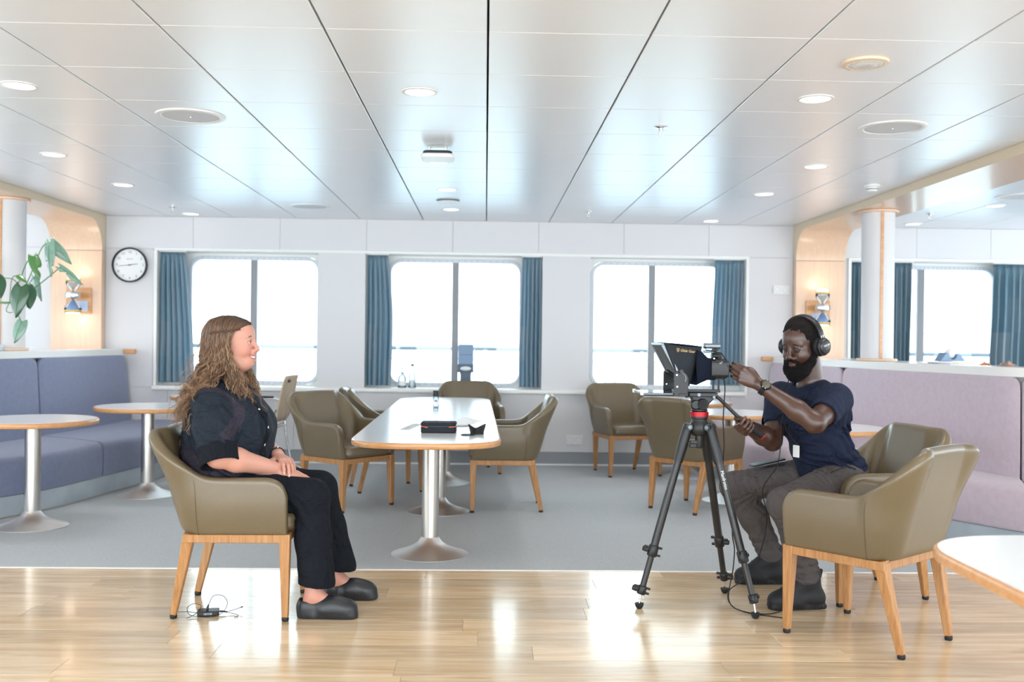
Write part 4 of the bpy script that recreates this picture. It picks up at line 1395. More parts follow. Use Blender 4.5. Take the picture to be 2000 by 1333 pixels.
    def scol(P):
        C = np.tile(navy, (len(P), 1))
        t = ((P-shR)@unit(elR-shR)); rr = np.linalg.norm(P-shR-np.outer(t, unit(elR-shR)), axis=1)
        near = P[:, 1] < MY
        band = near & (np.abs(np.hypot((P[:, 0]+1.155), (P[:, 2]-.86))-.118) < .020) & (P[:, 2] > .70) & (P[:, 1] < 4.30) & (P[:, 2]+.9*(P[:, 0]+1.15) > .84)
        low = (P[:, 2]+.5*(P[:, 0]+1.13) < .655) & (P[:, 0] < -1.05)
        C[band | low] = plum
        return C
    for i, hem in enumerate((1,)):
        S.half((0, 0, .562), (0, 0, -1))
    MT['shirt_dark'] = tone_mat('dark_shirt', .8, .25, bump=.15, bscale=500, fold=.6)
    sh = S.mesh('shirt', MT['shirt_dark'], root, scol, ORG)
    # sleeve hems, collar, snap buttons
    for s_, e_ in ((shR, elR), (shL, elL)):
        d = unit(e_-s_); q = s_*.14+e_*.86+d*.014
        tp = [Vector(q-V3(*ORG)+v) for v in []]
        u = unit(np.cross(d, (0, 1, 0))); v = np.cross(d, u)
        rows = []
        for a in range(33):
            t = 2*pi*a/32
            rows.append([Vector(q-V3(*ORG)+(u*cos(t)+v*sin(t))*r+d*z) for r, z in ((.0815, -.020), (.0835, .0), (.0815, .055), (.076, .058), (.074, .05), (.072, -.015))])
        MB().grid(rows).build('sleeve_hem', MT['trouser_black'], root)
    for s in (-1, 1):
        P = []
        for i in range(8):
            t = i/7; a = pi*(1-t)*.98
            c = V3(-1.125+.078*cos(a)*1.0, MY+s*.078*sin(a)*1.05, 1.005-.055*t-.01*sin(pi*t)) if t < 1 else V3(-1.03, MY+s*.018, .945)
            c0 = c-V3(*ORG); out = unit(V3(cos(a), s*sin(a), 0)+1e-6)
            P.append([Vector(c0+V3(0, 0, .014)), Vector(c0+out*.012+V3(0, 0, .016)), Vector(c0+out*.034+V3(0, 0, -.022-.016*t)), Vector(c0+out*.030+V3(0, 0, -.026-.016*t)), Vector(c0+V3(0, 0, -.01))])
        o = MB().grid(P).build('collar', MT['trouser_black'], root)
    from mathutils.bvhtree import BVHTree
    bv = BVHTree.FromPolygons([v.co[:] for v in sh.data.vertices], [p.vertices[:] for p in sh.data.polygons])
    pl_ = []
    for z in np.linspace(.62, .935, 22):
        hit = bv.ray_cast(Vector((.6, 4.352+.25*(max(0, z-.84))-MY, z)), Vector((-1, 0, 0)))
        if hit[0] is not None: pl_.append((hit[0], hit[1]))
    rows = []
    for p, n in pl_:
        s_ = Vector((0, 0, 1)).cross(n).normalized()
        rows.append([p+s_*.016+n*.0005, p+s_*.016+n*.0022, p-s_*.016+n*.0022, p-s_*.016+n*.0005])
    MB().grid(rows).build('placket', MT['trouser_black'], root)
    for k_ in (2, 7, 12, 17):
        if k_ < len(pl_):
            p, n = pl_[k_]
            q_ = n.to_track_quat('Z', 'Y').to_matrix()
            MB().lathe([(.0055, .001), (.0058, .003), (.0035, .0042), (0, .0044)], 14, c=p, R=q_, close=False).build('snap_button', MT['tooth'], root)
    # --- trousers
    T = Field((-1.36, 4.16, .08), (-.56, 4.72, .68), .0045)
    T.ell((-1.15, MY, .545), (.15, .195, .098), k=.03)
    for hp, kn, an in ((hipR, knR, anR), (hipL, knL, anL)):
        T.chain([hp, kn], [.100, .074], .03)
        hem = an+V3(.012, 0, .055)
        T.chain([kn, kn*.5+hem*.5+V3(-.004, 0, 0), hem], [.074, .074, .078], .03)
        T.cap(hem+V3(0, 0, -.008), hem+V3(0, 0, -.12), .066, .066, .006, 'sub')
    for c, r, d, lm, am in (((-.80, 4.27, .46), (.07, .08, .09), (.7, 0, .7), .035, .004), ((-.86, 4.28, .54), (.10, .08, .06), (.8, .2, .5), .05, .004),
                            ((-.73, 4.22, .30), (.06, .06, .14), (.9, 0, .35), .06, .004), ((-.72, 4.24, .18), (.07, .07, .05), (.3, 0, .95), .05, .003),
                            ((-.70, 4.52, .30), (.06, .06, .14), (.9, 0, .35), .06, .004)):
        T.wrinkle(c, r, d, lm, am, rg.uniform(0, 6))
    for hem in (anR, anL):
        sl, P = T.win(hem+V3(-.14, -.14, -.10), hem+V3(.16, .14, .12))
        d = (hem[2]+.045-.10*(P[0]-hem[0]))-P[2]+0*P[1]
        T.f[sl] = np.maximum(T.f[sl], d)
    T.mesh('trousers', MT['trouser_black'], root, None, ORG)
    # --- clogs
    for an, yaw_, tx in ((anR, -.03, .155), (anL, .03, .115)):
        K = Field((an[0]-.14, an[1]-.10, -.005), (an[0]+.24, an[1]+.10, .16), .003)
        f = unit((1, yaw_, 0)); fr = Frame((an[0], an[1], 0), f)
        B = lambda a, b, ra, rb, k=.02, op='add': K.cap(fr(*a), fr(*b), ra, rb, k, op)
        B((-.035, 0, .034), (.13, .004, .034), .034, .038, .02)
        B((.05, -.016, .034), (.135, -.012, .030), .030, .026); B((.05, .016, .034), (.135, .014, .030), .030, .027)
        K.ell(fr(.075, 0, .055), (.085, .042, .042), fr.R, .02); K.ell(fr(-.03, 0, .05), (.042, .036, .05), fr.R, .02)
        K.ell(fr(.14, .002, .042), (.045, .040, .032), fr.R, .02)
        B((-.035, 0, .01), (.15, .0, .012), .036, .040, .012)
        B((-.03, 0, .075), (.0, 0, .16), .027, .05, .010, 'sub'); B((.0, 0, .085), (.035, 0, .16), .024, .05, .012, 'sub')
        K.half((0, 0, 0.001), (0, 0, -1))
        K.wrinkle(fr(.03, 0, .012), (.3, .2, .012), f, .014, .0009)
        K.mesh('shoe', MT['clog'], root, None, ORG)
    # --- hair: close cap plus curly locks
    Hc = Field(h.c-V3(.20, .17, .22), h.c+V3(.15, .17, .16), .004)
    Hc.ell(h(-.020, 0, .038), np.array([.1005, .0800, .0740]), h.R, .01)
    Hc.ell(h(-.052, 0, -.02), np.array([.072, .080, .11]), h.R, .03)
    Hc.cap(h(-.05, -.03, -.08), h(-.07, -.03, -.17), .055, .06, .03); Hc.cap(h(-.05, .03, -.08), h(-.07, .03, -.17), .055, .06, .03)
    Hc.ell(h(.102, 0, -.030), np.array([.098, .10, .112]), h.R, .006, 'sub')
    dark, mid, lite = lin3(58, 42, 36), lin3(98, 70, 53), lin3(198, 158, 120)
    Hc.wrinkle(h(0, 0, 0), .2, h.f*.5+h.l, .012, .0016, 1.); Hc.wrinkle(h(0, 0, -.05), .2, h.l+h.f*.2, .017, .002, 2.)
    hair = Hc.mesh('hair', MT['hair'], root, lambda P: np.tile(dark*1.15, (len(P), 1)), ORG)
    r = np.random.RandomState(5)
    V, FF, CC, nb = [], [], [], [0]
    def strand(ctrl, rad, amp, lam, tone0, tone1, n=34, ph=0., hand_=1):
        ctrl = np.array([np.asarray(c, float) for c in ctrl]); m = len(ctrl)-1
        ts = np.linspace(0, m, n); i = np.minimum(ts.astype(int), m-1); q = (ts-i)[:, None]
        a, b, c, d = ctrl[np.maximum(i-1, 0)], ctrl[i], ctrl[i+1], ctrl[np.minimum(i+2, m)]
        P = .5*((2*b)+(c-a)*q+(2*a-5*b+4*c-d)*q*q+(3*b-a-3*c+d)*q**3)
        L = np.concatenate([[0], np.cumsum(np.linalg.norm(np.diff(P, axis=0), axis=1))])
        tg = np.gradient(P, axis=0); tg /= np.linalg.norm(tg, axis=1)[:, None]+1e-9
        u = np.cross(tg, (0.3, 1, .1)); u /= np.linalg.norm(u, axis=1)[:, None]; v = np.cross(tg, u)
        g = np.clip((L/L[-1]-.22)/.45, 0, 1)*amp
        w = 2*pi*L/lam*hand_+ph
        P = P+u*(g*np.cos(w))[:, None]+v*(g*np.sin(w))[:, None]
        k = 4; t = np.linspace(0, 1, n)
        rr = rad*(.6+.4*np.minimum(1, t*5))*(1-.75*np.maximum(0, (t-.75)/.25))
        an = 2*pi*np.arange(k)/k
        W = P[:, None, :]+u[:, None, :]*(rr[:, None]*np.cos(an))[:, :, None]+v[:, None, :]*(rr[:, None]*np.sin(an))[:, :, None]
        V.append(W.reshape(-1, 3)); CC.append(np.repeat(tone0*(1-t)[:, None]+tone1*t[:, None], k, 0))
        I = np.arange(n-1)[:, None]*k+nb[0]; J_ = np.arange(k)[None, :]; J2 = (J_+1) % k
        FF.append(np.stack([I+J_, I+J2, I+k+J2, I+k+J_], 2).reshape(-1, 4)); nb[0] += n*k
    def tone():
        q = r.rand(); return (dark*.9*(1-q)+mid*q)
    for i in range(620):
        s = r.choice([-1, 1])
        az = r.uniform(.0, 1.)                             # 0 front part .. 1 back of the head
        topf = .084-.168*az
        su = lambda f_: max(.036+.078*sqrt(max(.02, 1-((f_+.019)/.112)**2)), .034+.0665*sqrt(max(.0, 1-((f_-.033)/.0665)**2)))
        sl_ = lambda f_, u_: .090*sqrt(max(.03, 1-((f_+.019)/.112)**2-((u_-.036)/.086)**2))
        nz = r.normal()
        c0 = h(topf, s*.004, su(topf)+.001)
        wf = max(0, 1-az/.35); f1 = topf*.80-.010+.007*wf; u1 = su(f1)-.010-.016*wf; c1 = h(f1, s*(sl_(f1, u1)*.9+.004), u1)
        f2 = min(topf*.75-.012, .034+.003*wf); c2 = h(f2, s*(sl_(f2, .070-.022*wf)+.003), .070-.022*wf)
        f3 = min(topf*.75-.018, .014); c3 = h(f3, s*(.089*max(.3, sqrt(max(.02, 1-((f3+.02)/.118)**2)))+.004*nz), .008+r.normal()*.01)
        side = .097+r.normal()*.006
        cf = min(topf*.9-.012, .008)+r.normal()*.008
        prof = sqrt(max(.08, 1-((cf+.02)/.125)**2))
        c4 = h(cf, s*side*prof, -.065+r.normal()*.012)
        if az < .42:                                        # falls in front of the shoulder
            ex = -1.045+r.normal()*.032-.08*az; ey = MY+s*(.105+r.normal()*.030); ez = .835+r.normal()*.045+.05*az
            c5 = V3((h(cf, 0, 0)[0]+ex)/2+.012+r.normal()*.008, MY+s*(.100+r.normal()*.015), .985)
            c6 = V3(ex, ey, ez)
        else:                                               # falls over the shoulder and down the back
            b = (az-.42)/.58
            ex = -1.20-.105*b+r.normal()*.020; ey = MY+s*(.215-.13*b+r.normal()*.035); ez = .905-.06*b+r.normal()*.045
            c5 = V3(-1.165-.075*b+r.normal()*.015, MY+s*(.135-.05*b+r.normal()*.02), 1.005+r.normal()*.01)
            c6 = V3(ex-.02, ey, ez)
            if b < .5: c6[2] = max(c6[2], .925)
        q = r.rand()**1.6; tt1 = mid*(1-q)+lite*q
        amp, lam, ph0, hd0 = r.uniform(.005, .013), r.uniform(.045, .085), r.uniform(0, 6.28), r.choice([-1, 1])
        for kk in range(4):
            dz = [r.normal(size=3)*(.0012 if j < 4 else .0035) for j in range(7)]
            strand([c+e for c, e in zip([c0, c1, c2, c3, c4, c5, c6], dz)], r.uniform(.0008, .0019), amp*r.uniform(.8, 1.15), lam, tone(), tt1*r.uniform(.85, 1.1), 64, ph0+r.normal()*.35, hd0)
    for i in range(170):                                    # centre back
        s = r.choice([-1, 1]); th = r.uniform(0, 1.15)
        ct, st = cos(th), sin(th)
        c0 = h(-.045, s*.006, su(-.045)+.001)
        c1 = h(-.019-.112*ct*.72, s*.092*st*.72, .094)
        c2 = h(-.019-.115*ct*.97, s*.093*st*.97, .050)
        c3 = h(-.019-.117*ct, s*.096*st, .0)
        c4 = h(-.019-.118*ct, s*.098*st, -.065)
        c5 = V3(-1.165-.085*ct+r.normal()*.012, MY+s*(.03+.10*st), 1.0+r.normal()*.01)
        c6 = V3(-1.215-.10*ct+r.normal()*.02, MY+s*(.03+.17*st+r.normal()*.02), .87+r.normal()*.045)
        q = r.rand()**1.6; tt1 = mid*(1-q)+lite*q
        amp, lam, ph0, hd0 = r.uniform(.005, .012), r.uniform(.045, .085), r.uniform(0, 6.28), r.choice([-1, 1])
        for kk in range(4):
            dz = [r.normal(size=3)*(.0012 if j < 4 else .0035) for j in range(7)]
            strand([c+e for c, e in zip([c0, c1, c2, c3, c4, c5, c6], dz)], r.uniform(.0008, .0019), amp, lam, tone(), tt1*r.uniform(.85, 1.1), 60, ph0+r.normal()*.35, hd0)
    for i in range(130):                                    # fly-away frizz
        s = r.choice([-1, 1]); a = r.uniform(.3, 1)
        c = h(-.02-.09*a, s*.07, .05-.1*r.rand()); e = c+V3(-.10*r.rand()-.02, s*.05*r.rand(), -.16-.12*r.rand())
        strand([c, (c+e)/2+r.normal(size=3)*.02, e], .0006, .012, .05, mid, lite, 22)
    me = bpy.data.meshes.new('locks')
    VV = np.concatenate(V)-np.array(ORG); CC = np.concatenate(CC)
    me.from_pydata(VV.tolist(), [], np.concatenate(FF).tolist())
    me.materials.append(MT['hair'])
    at = me.color_attributes.new('tone', 'FLOAT_COLOR', 'POINT')
    at.data.foreach_set('color', np.concatenate([CC, np.ones((len(CC), 1))], 1).astype(np.float32).ravel())
    me.polygons.foreach_set('use_smooth', [True]*len(me.polygons))
    lo = bpy.data.objects.new('hair_locks', me); COL.objects.link(lo); lo.parent = root
    tag(lo, kind='stuff')
    # slim braid along the side of the head
    bp = [h(.056, -.063, .056), h(.040, -.080, .052), h(.010, -.0935, .047), h(-.030, -.097, .043), h(-.07, -.090, .038)]
    B = MB()
    for ph in (0, 2.09, 4.19):
        pts = []
        for i in range(45):
            t = i/44*(len(bp)-1); k = min(int(t), len(bp)-2); q = t-k
            c = bp[k]*(1-q)+bp[k+1]*q
            pts.append(c+h.u*.0035*cos(i*.9+ph)+h.l*(-.002+.0025*sin(i*1.8+ph))-V3(*ORG))
        B.tube(pts, .0028, 5)
    B.build('braid', MT['brow_brown'], root)
    # bracelet on the far wrist
    b = thing('bracelet', 'thin dark bracelet on the curly-haired person\'s left wrist', 'bracelet', tuple(wrL))
    d = unit(wrL-elL); u = unit(np.cross(d, (0, 0, 1))); v = np.cross(d, u); q = -d*.012
    MB().tube([Vector(q+(u*cos(t)+v*sin(t))*.0335) for t in [2*pi*i/28 for i in range(29)]], .0026, 8).build('band', MT['black_matte'], b)
    MB().ball(Vector(q+v*-.0345), .0045, 10).build('bead', MT['chrome'], b)
    return root, S
MT['trouser_black'] = mat('black_twill', (19, 23, 31), .85, spec=.2, bump=.12, bscale=600, fold=.5)
MT['clog'] = mat('black_clog_rubber', (34, 36, 40), .38, bump=.04, bscale=300)
MT['hair'] = tone_mat('curly_hair', .42, .5)
woman, _ = make_woman()
# ================================================================ THE MAN
def make_man():
    ORG = (1.62, 4.72, 0)
    root = thing('person', 'seated bearded person in navy t-shirt and grey trousers operating the camera', 'person', ORG)
    h = Frame((1.478, 4.655, 1.182), (-.80, -.60, -.25), sc=.965)
    hipL, hipR = V3(1.675, 4.645, .555), V3(1.665, 4.86, .555)
    knL, knR = V3(1.335, 4.43, .475), V3(1.240, 4.925, .480)
    anL, anR = V3(1.455, 4.475, .115), V3(1.425, 4.935, .115)
    shL, shR = V3(1.600, 4.525, .935), V3(1.445, 4.870, .925)
    elL, elR = V3(1.435, 4.315, .845), V3(1.372, 4.745, .722)
    wrL, wrR = V3(1.208, 4.402, 1.008), V3(1.185, 4.575, .822)
    neck = V3(1.535, 4.70, .985); chest = V3(1.555, 4.705, .86); belly = V3(1.60, 4.725, .70); pel = V3(1.675, 4.752, .56)
    fT = unit((-.91, -.41, 0)); lT = np.cross((0, 0, 1), fT); uT = unit(neck-pel)
    RT = np.stack([unit(fT-uT*(fT@uT)), unit(lT), uT])
    F = Field((1.00, 4.20, -.01), (1.88, 5.06, 1.34), .0036)
    F.ell(pel, (.12, .16, .10), RT, .03); F.ell(belly, (.105, .145, .13), RT, .05); F.ell(chest, (.115, .165, .13), RT, .05)
    F.cap(shL, shR, .058, .058, .05)
    F.chain([neck-uT*.05, h(-.03, 0, -.07)], [.064, .058], .03)
    build_head(F, h, True, smile=.15, lid=1.3)
    for a, b, c in ((hipL, knL, anL), (hipR, knR, anR)):
        F.chain([a, b], [.088, .056], .03)
        F.chain([b, b*.62+c*.38+V3(.015, 0, 0), c], [.052, .050, .034], .02)
        F.cap(c, c+V3(-.10, -.02, -.078), .030, .020, .02)
    for s_, e_, w_ in ((shL, elL, wrL), (shR, elR, wrR)):
        F.chain([s_, s_*.5+e_*.5, e_], [.060, .052, .044], .03)
        F.chain([e_, e_*.68+w_*.32, w_], [.043, .0445, .0275], .02)
    g = lambda a, b, c: (a, b, c)
    tL = hand(F, wrL, unit(V3(-.86, .12, .50)), (-.15, -.97, .05), (.45, .0, .9), [g(.50, .62, .4), g(.46, .62, .4), g(.48, .62, .4), g(.52, .62, .45)], 1.0, -.03, .75, .25)
    # right hand wraps the pan handle from behind
    hb = unit(V3(.215, .03, -.175))
    tR = hand(F, wrR, (-.30, -.88, -.33), (-.62, .12, -.77), (-.79, 0, .61), [g(.95, 1.15, .8), g(1.0, 1.2, .8), g(1.05, 1.2, .8), g(1.1, 1.2, .8)], 1.0, .02, .9, .45)
    skin, dark, lip, palm = lin3(78, 52, 42), lin3(48, 32, 27), lin3(92, 54, 50), lin3(138, 94, 76)
    def col(P):
        n = len(P); C = np.tile(skin, (n, 1)); q = h.loc(P)
        blob = lambda c, r_: np.exp(-(((q-np.array(c))/np.array(r_))**2).sum(1))
        def mixin(c, w): C[:] = C*(1-w[:, None])+c*w[:, None]
        for s in (-1, 1): mixin(dark, .55*blob((.09, s*.032, -.002), (.02, .022, .016)))
        w = np.clip(1-np.abs(q[:, 2]+.0685)/.009, 0, 1)*(q[:, 0] > .07)*(np.abs(q[:, 1]) < .03)
        mixin(lip, np.clip(w*2, 0, .8))
        for tp in tL+tR: mixin(palm, .75*np.exp(-(np.linalg.norm(P-np.asarray(tp[0])+np.asarray(tp[2])*.006, axis=1)/.011)**2))
        return C
    F.mesh('body', MT['skin_dark'], root, col, ORG)
    head_bits(h, root, ORG, MT['brow_black'], MT['iris_dark'], None, look=(1, .05, -.38), lid=1.3)
    # lowered upper lids
    ld = MB()
    MT['nail_dark'] = mat('nail_brown', (168, 122, 102), .3)
    nails(tL+tR, root, ORG, MT['nail_dark'])
    # --- cropped hair and full beard
    Hh = Field(h.c-V3(.17, .17, .16), h.c+V3(.17, .17, .18), .0028)
    Hh.ell(h(-.020, 0, .046), np.array([.107, .085, .090])*h.s, h.R, .01)
    Hh.ell(h(-.045, 0, .0), np.array([.083, .080, .085])*h.s, h.R, .02)
    Hh.ell(h(.085, 0, .002), np.array([.058, .066, .082])*h.s, h.R, .006, 'sub')
    for s in (-1, 1): Hh.cap(h(.018, s*.077, .02), h(.010, s*.075, -.05), .010, .012, .01)
    for s in (-1, 1): Hh.ell(h(-.010, s*.088, -.015), np.array([.020, .02, .034])*h.s, h.R, .006, 'sub')
    Hh.half(h(-.02, 0, -.062), h.u*-1+h.f*-.3, .01)
    Hh.noise(.0022, 420, 3); Hh.noise(.0016, 800, 4)
    MT['hair_black'] = mat('cropped_black_hair', (24, 19, 19), .75, spec=.25, bump=.8, bscale=700)
    Hh.mesh('hair', MT['hair_black'], root, None, ORG)
    Bf = Field(h.c-V3(.17, .17, .20), h.c+V3(.17, .17, .06), .0026)
    for s in (-1, 1):
        Bf.chain([h(.012, s*.071, -.035), h(.030, s*.062, -.072), h(.062, s*.040, -.106), h(.083, s*.012, -.128)], [.011, .020, .027, .026], .02)
        Bf.chain([h(.103, s*.004, -.0535), h(.099, s*.016, -.0555), h(.088, s*.028, -.066), h(.080, s*.031, -.085)], [.0055, .0065, .0075, .012], .008)
    Bf.ell(h(.080, 0, -.120), np.array([.034, .038, .040])*h.s, h.R, .02)
    Bf.ell(h(.055, 0, -.118), np.array([.040, .046, .030])*h.s, h.R, .02)
    Bf.ell(h(.100, 0, -.0695), np.array([.020, .019, .0115])*h.s, h.R, .004, 'sub')
    Bf.noise(.0022, 380, 5); Bf.noise(.0018, 760, 6)
    MT['beard'] = mat('black_beard', (26, 22, 24), .8, spec=.2, bump=.8, bscale=700)
    Bf.mesh('beard', MT['beard'], root, None, ORG)
    bs = MB(); r = np.random.RandomState(2)
    for i in range(420):
        a = r.uniform(-1, 1); c = h(.078-.045*abs(a)**1.6+r.normal()*.008, a*.056, -.128+.045*abs(a)**1.5+r.normal()*.007)-V3(*ORG)
        d = unit(h.f*.5*(1-abs(a))+h.l*a*.5-h.u*.8+r.normal(size=3)*.35)*r.uniform(.006, .016)
        bs.tube([Vector(c), Vector(c+d*.5+r.normal(size=3)*.001), Vector(c+d)], [.0006, .0005, .0002], 3, cap=False)
    tag(bs.build('beard_fringe', MT['beard'], root, weld=False), kind='stuff')
    # --- t-shirt
    S = Field((1.34, 4.30, .50), (1.90, 5.02, 1.05), .004)
    for s_, e_, q in ((shL, elL, .62), (shR, elR, .62)):
        m = s_*(1-q)+e_*q; d = unit(e_-s_)
        S.chain([s_, m], [.068, .066], .03)
        S.cap(m-d*.005, m+d*.06, .055, .055, .008, 'sub')
        sl, P = S.win(m-.16, m+.16)
        pl = (P[0]-m[0])*d[0]+(P[1]-m[1])*d[1]+(P[2]-m[2])*d[2]
        S.f[sl] = np.maximum(S.f[sl], pl-.012)
    S.ell(pel+V3(-.01, 0, .03), (.140, .180, .10), RT, .03)
    S.ell(belly, (.128, .168, .14), RT, .06); S.ell(chest+V3(.012, .003, 0), (.135, .185, .135), RT, .06)
    S.cap(shL*.96+shR*.04, shR*.96+shL*.04, .066, .066, .05)
    S.ell((1.45, 4.80, .86), (.055, .075, .075), RT, .04)
    S.ell(neck-uT*.015, (.075, .105, .05), RT, .05)
    S.cap(neck+uT*.012, neck+uT*.10+fT*.01, .064, .072, .01, 'sub')
    rg = random.Random(8)
    for c, rd, d, lm, am in (((1.52, 4.56, .88), (.09, .07, .09), (.5, .2, -.8), .035, .004), ((1.47, 4.62, .80), (.08, .08, .10), (.3, .2, -.9), .045, .006),
                             ((1.50, 4.62, .64), (.10, .10, .08), (.2, .2, .95), .040, .006), ((1.62, 4.56, .62), (.10, .08, .08), (.4, .2, .9), .04, .006),
                             ((1.44, 4.74, .86), (.07, .08, .09), (.8, .4, -.2), .035, .005), ((1.68, 4.60, .80), (.07, .09, .10), (.7, .2, .6), .05, .005),
                             ((1.53, 4.44, .90), (.06, .07, .07), (.75, .55, .2), .032, .003), ((1.71, 4.66, .64), (.07, .10, .08), (.2, 0, .97), .035, .005)):
        S.wrinkle(c, rd, d, lm, am*1.7, rg.uniform(0, 6))
    S.half((0, 0, .545), (0, 0, -1))
    MT['tee_navy'] = mat('navy_jersey', (32, 39, 60), .85, spec=.2, bump=.15, bscale=600, fold=.5)
    S.mesh('shirt', MT['tee_navy'], root, None, ORG)
    c = neck+uT*.012-V3(*ORG); u, v = RT[0], RT[1]
    MB().tube([Vector(c+u*(.070*cos(t))+v*(.073*sin(t))-uT*(.006+.018*max(0, cos(t)))) for t in [2*pi*i/36 for i in range(37)]], .0075, 8).build('collar', MT['tee_navy'], root)
    # --- trousers
    T = Field((1.12, 4.32, .08), (1.84, 5.06, .68), .0042)
    T.ell(pel, (.135, .180, .092), RT, .03)
    for hp, kn, an in ((hipL, knL, anL), (hipR, knR, anR)):
        hem = an+V3(.0, 0, .03)
        T.chain([hp, kn], [.096, .070], .035)
        T.chain([kn, kn*.55+hem*.45+V3(.016, 0, 0), hem], [.068, .067, .060], .03)
        T.cap(hem+V3(0, 0, -.006), hem+V3(0, 0, -.12), .047, .047, .006, 'sub')
        k2 = kn-V3(*(0, .05, 0))
        for cc, rd, d, lm, am in ((kn+V3(.07, -.03, .01), (.09, .08, .07), hp-kn, .032, .0045), (kn+V3(.04, -.03, -.06), (.06, .07, .06), (.6, 0, -.8), .030, .005),
                                  (an+V3(-.02, 0, .09), (.09, .09, .05), (.1, .1, 1), .032, .006), (an*.5+kn*.5, (.08, .08, .10), (.5, 0, .8), .05, .004), (hp*.75+kn*.25+V3(0, -.04, .03), (.10, .08, .07), (.8, .3, .3), .035, .005)):
            T.wrinkle(cc, rd, d, lm, am, rg.uniform(0, 6))
    T.half((0, 0, .105), (0, 0, -1))
    MT['trouser_grey'] = mat('grey_brown_trousers', (88, 82, 82), .85, spec=.2, bump=.15, bscale=500, var=.06, vscale=12, fold=.6)
    T.mesh('trousers', MT['trouser_grey'], root, None, ORG)
    # zip and pocket on the near thigh
    t = unit(knL-hipL); c0 = hipL+t*.02+V3(.01, -.075, .075)-V3(*ORG)
    MB().tube([Vector(c0+t*q+V3(0, 0, .006*sin(q*20))) for q in (0, .03, .06, .09, .12)], .003, 6).build('pocket_zip', MT['black_matte'], root)
    # --- black boots
    for an, yv in ((anL, -.12), (anR, -.02)):
        K = Field((an[0]-.26, an[1]-.12, -.005), (an[0]+.15, an[1]+.12, .20), .003)
        fr = Frame((an[0]+.005, an[1], 0), (-1, yv, 0))
        B = lambda a, b, ra, rb, k=.02, op='add': K.cap(fr(*a), fr(*b), ra, rb, k, op)
        B((-.045, 0, .045), (.13, 0, .042), .040, .040); B((.06, -.018, .038), (.15, -.010, .036), .034, .030); B((.06, .018, .038), (.15, .012, .036), .034, .030)
        B((-.02, 0, .06), (-.008, 0, .165), .047, .049, .03); B((.004, 0, .125), (.10, 0, .060), .045, .036, .02)
        B((-.062, 0, .14), (-.066, 0, .168), .006, .008, .01)
        K.box(fr(.048, 0, .013), (.130, .040, .013), fr.R, .012, .010)
        K.cap(fr(-.008, 0, .185), fr(-.008, 0, .26), .036, .04, .01, 'sub')
        K.half((0, 0, .001), (0, 0, -1))
        K.wrinkle(fr(.04, 0, .010), (.3, .2, .010), fr.f, .016, .0016)
        o = K.mesh('shoe', MT['boot'], root, None, ORG)
        L_ = MB()
        for i in range(5):
            q = .030+.022*i; z = .153-.0155*i
            L_.tube([Vector(fr(q-.004, -.026, z-.012)-V3(*ORG)), Vector(fr(q, -.010, z+.001)-V3(*ORG)), Vector(fr(q, .010, z+.001)-V3(*ORG)), Vector(fr(q-.004, .026, z-.012)-V3(*ORG))], .0026, 6)
        L_.build('laces', MT['black_matte'], o)
        o2 = MB().prism([(a, b) for a, b in rrect(-.084, -.038, .176, .038, .036, 6)], .001, .012, fn=lambda a, b, c_: tuple(fr(a+.005, b*(1 if a > -.05 else .9), c_)-V3(*ORG))).build('sole', MT['rubber'], o)
    return root, h, dict(wrL=wrL, wrR=wrR, elL=elL, elR=elR, neck=neck, fT=fT, lT=lT, uT=uT, chest=chest, RT=RT, knR=knR, hipR=hipR)
MT['alu'] = mat('grey_aluminium', (110, 116, 122), .35, .8)
MT['boot'] = mat('black_boot', (22, 23, 27), .6, bump=.2, bscale=300)
man, mh, mj = make_man()

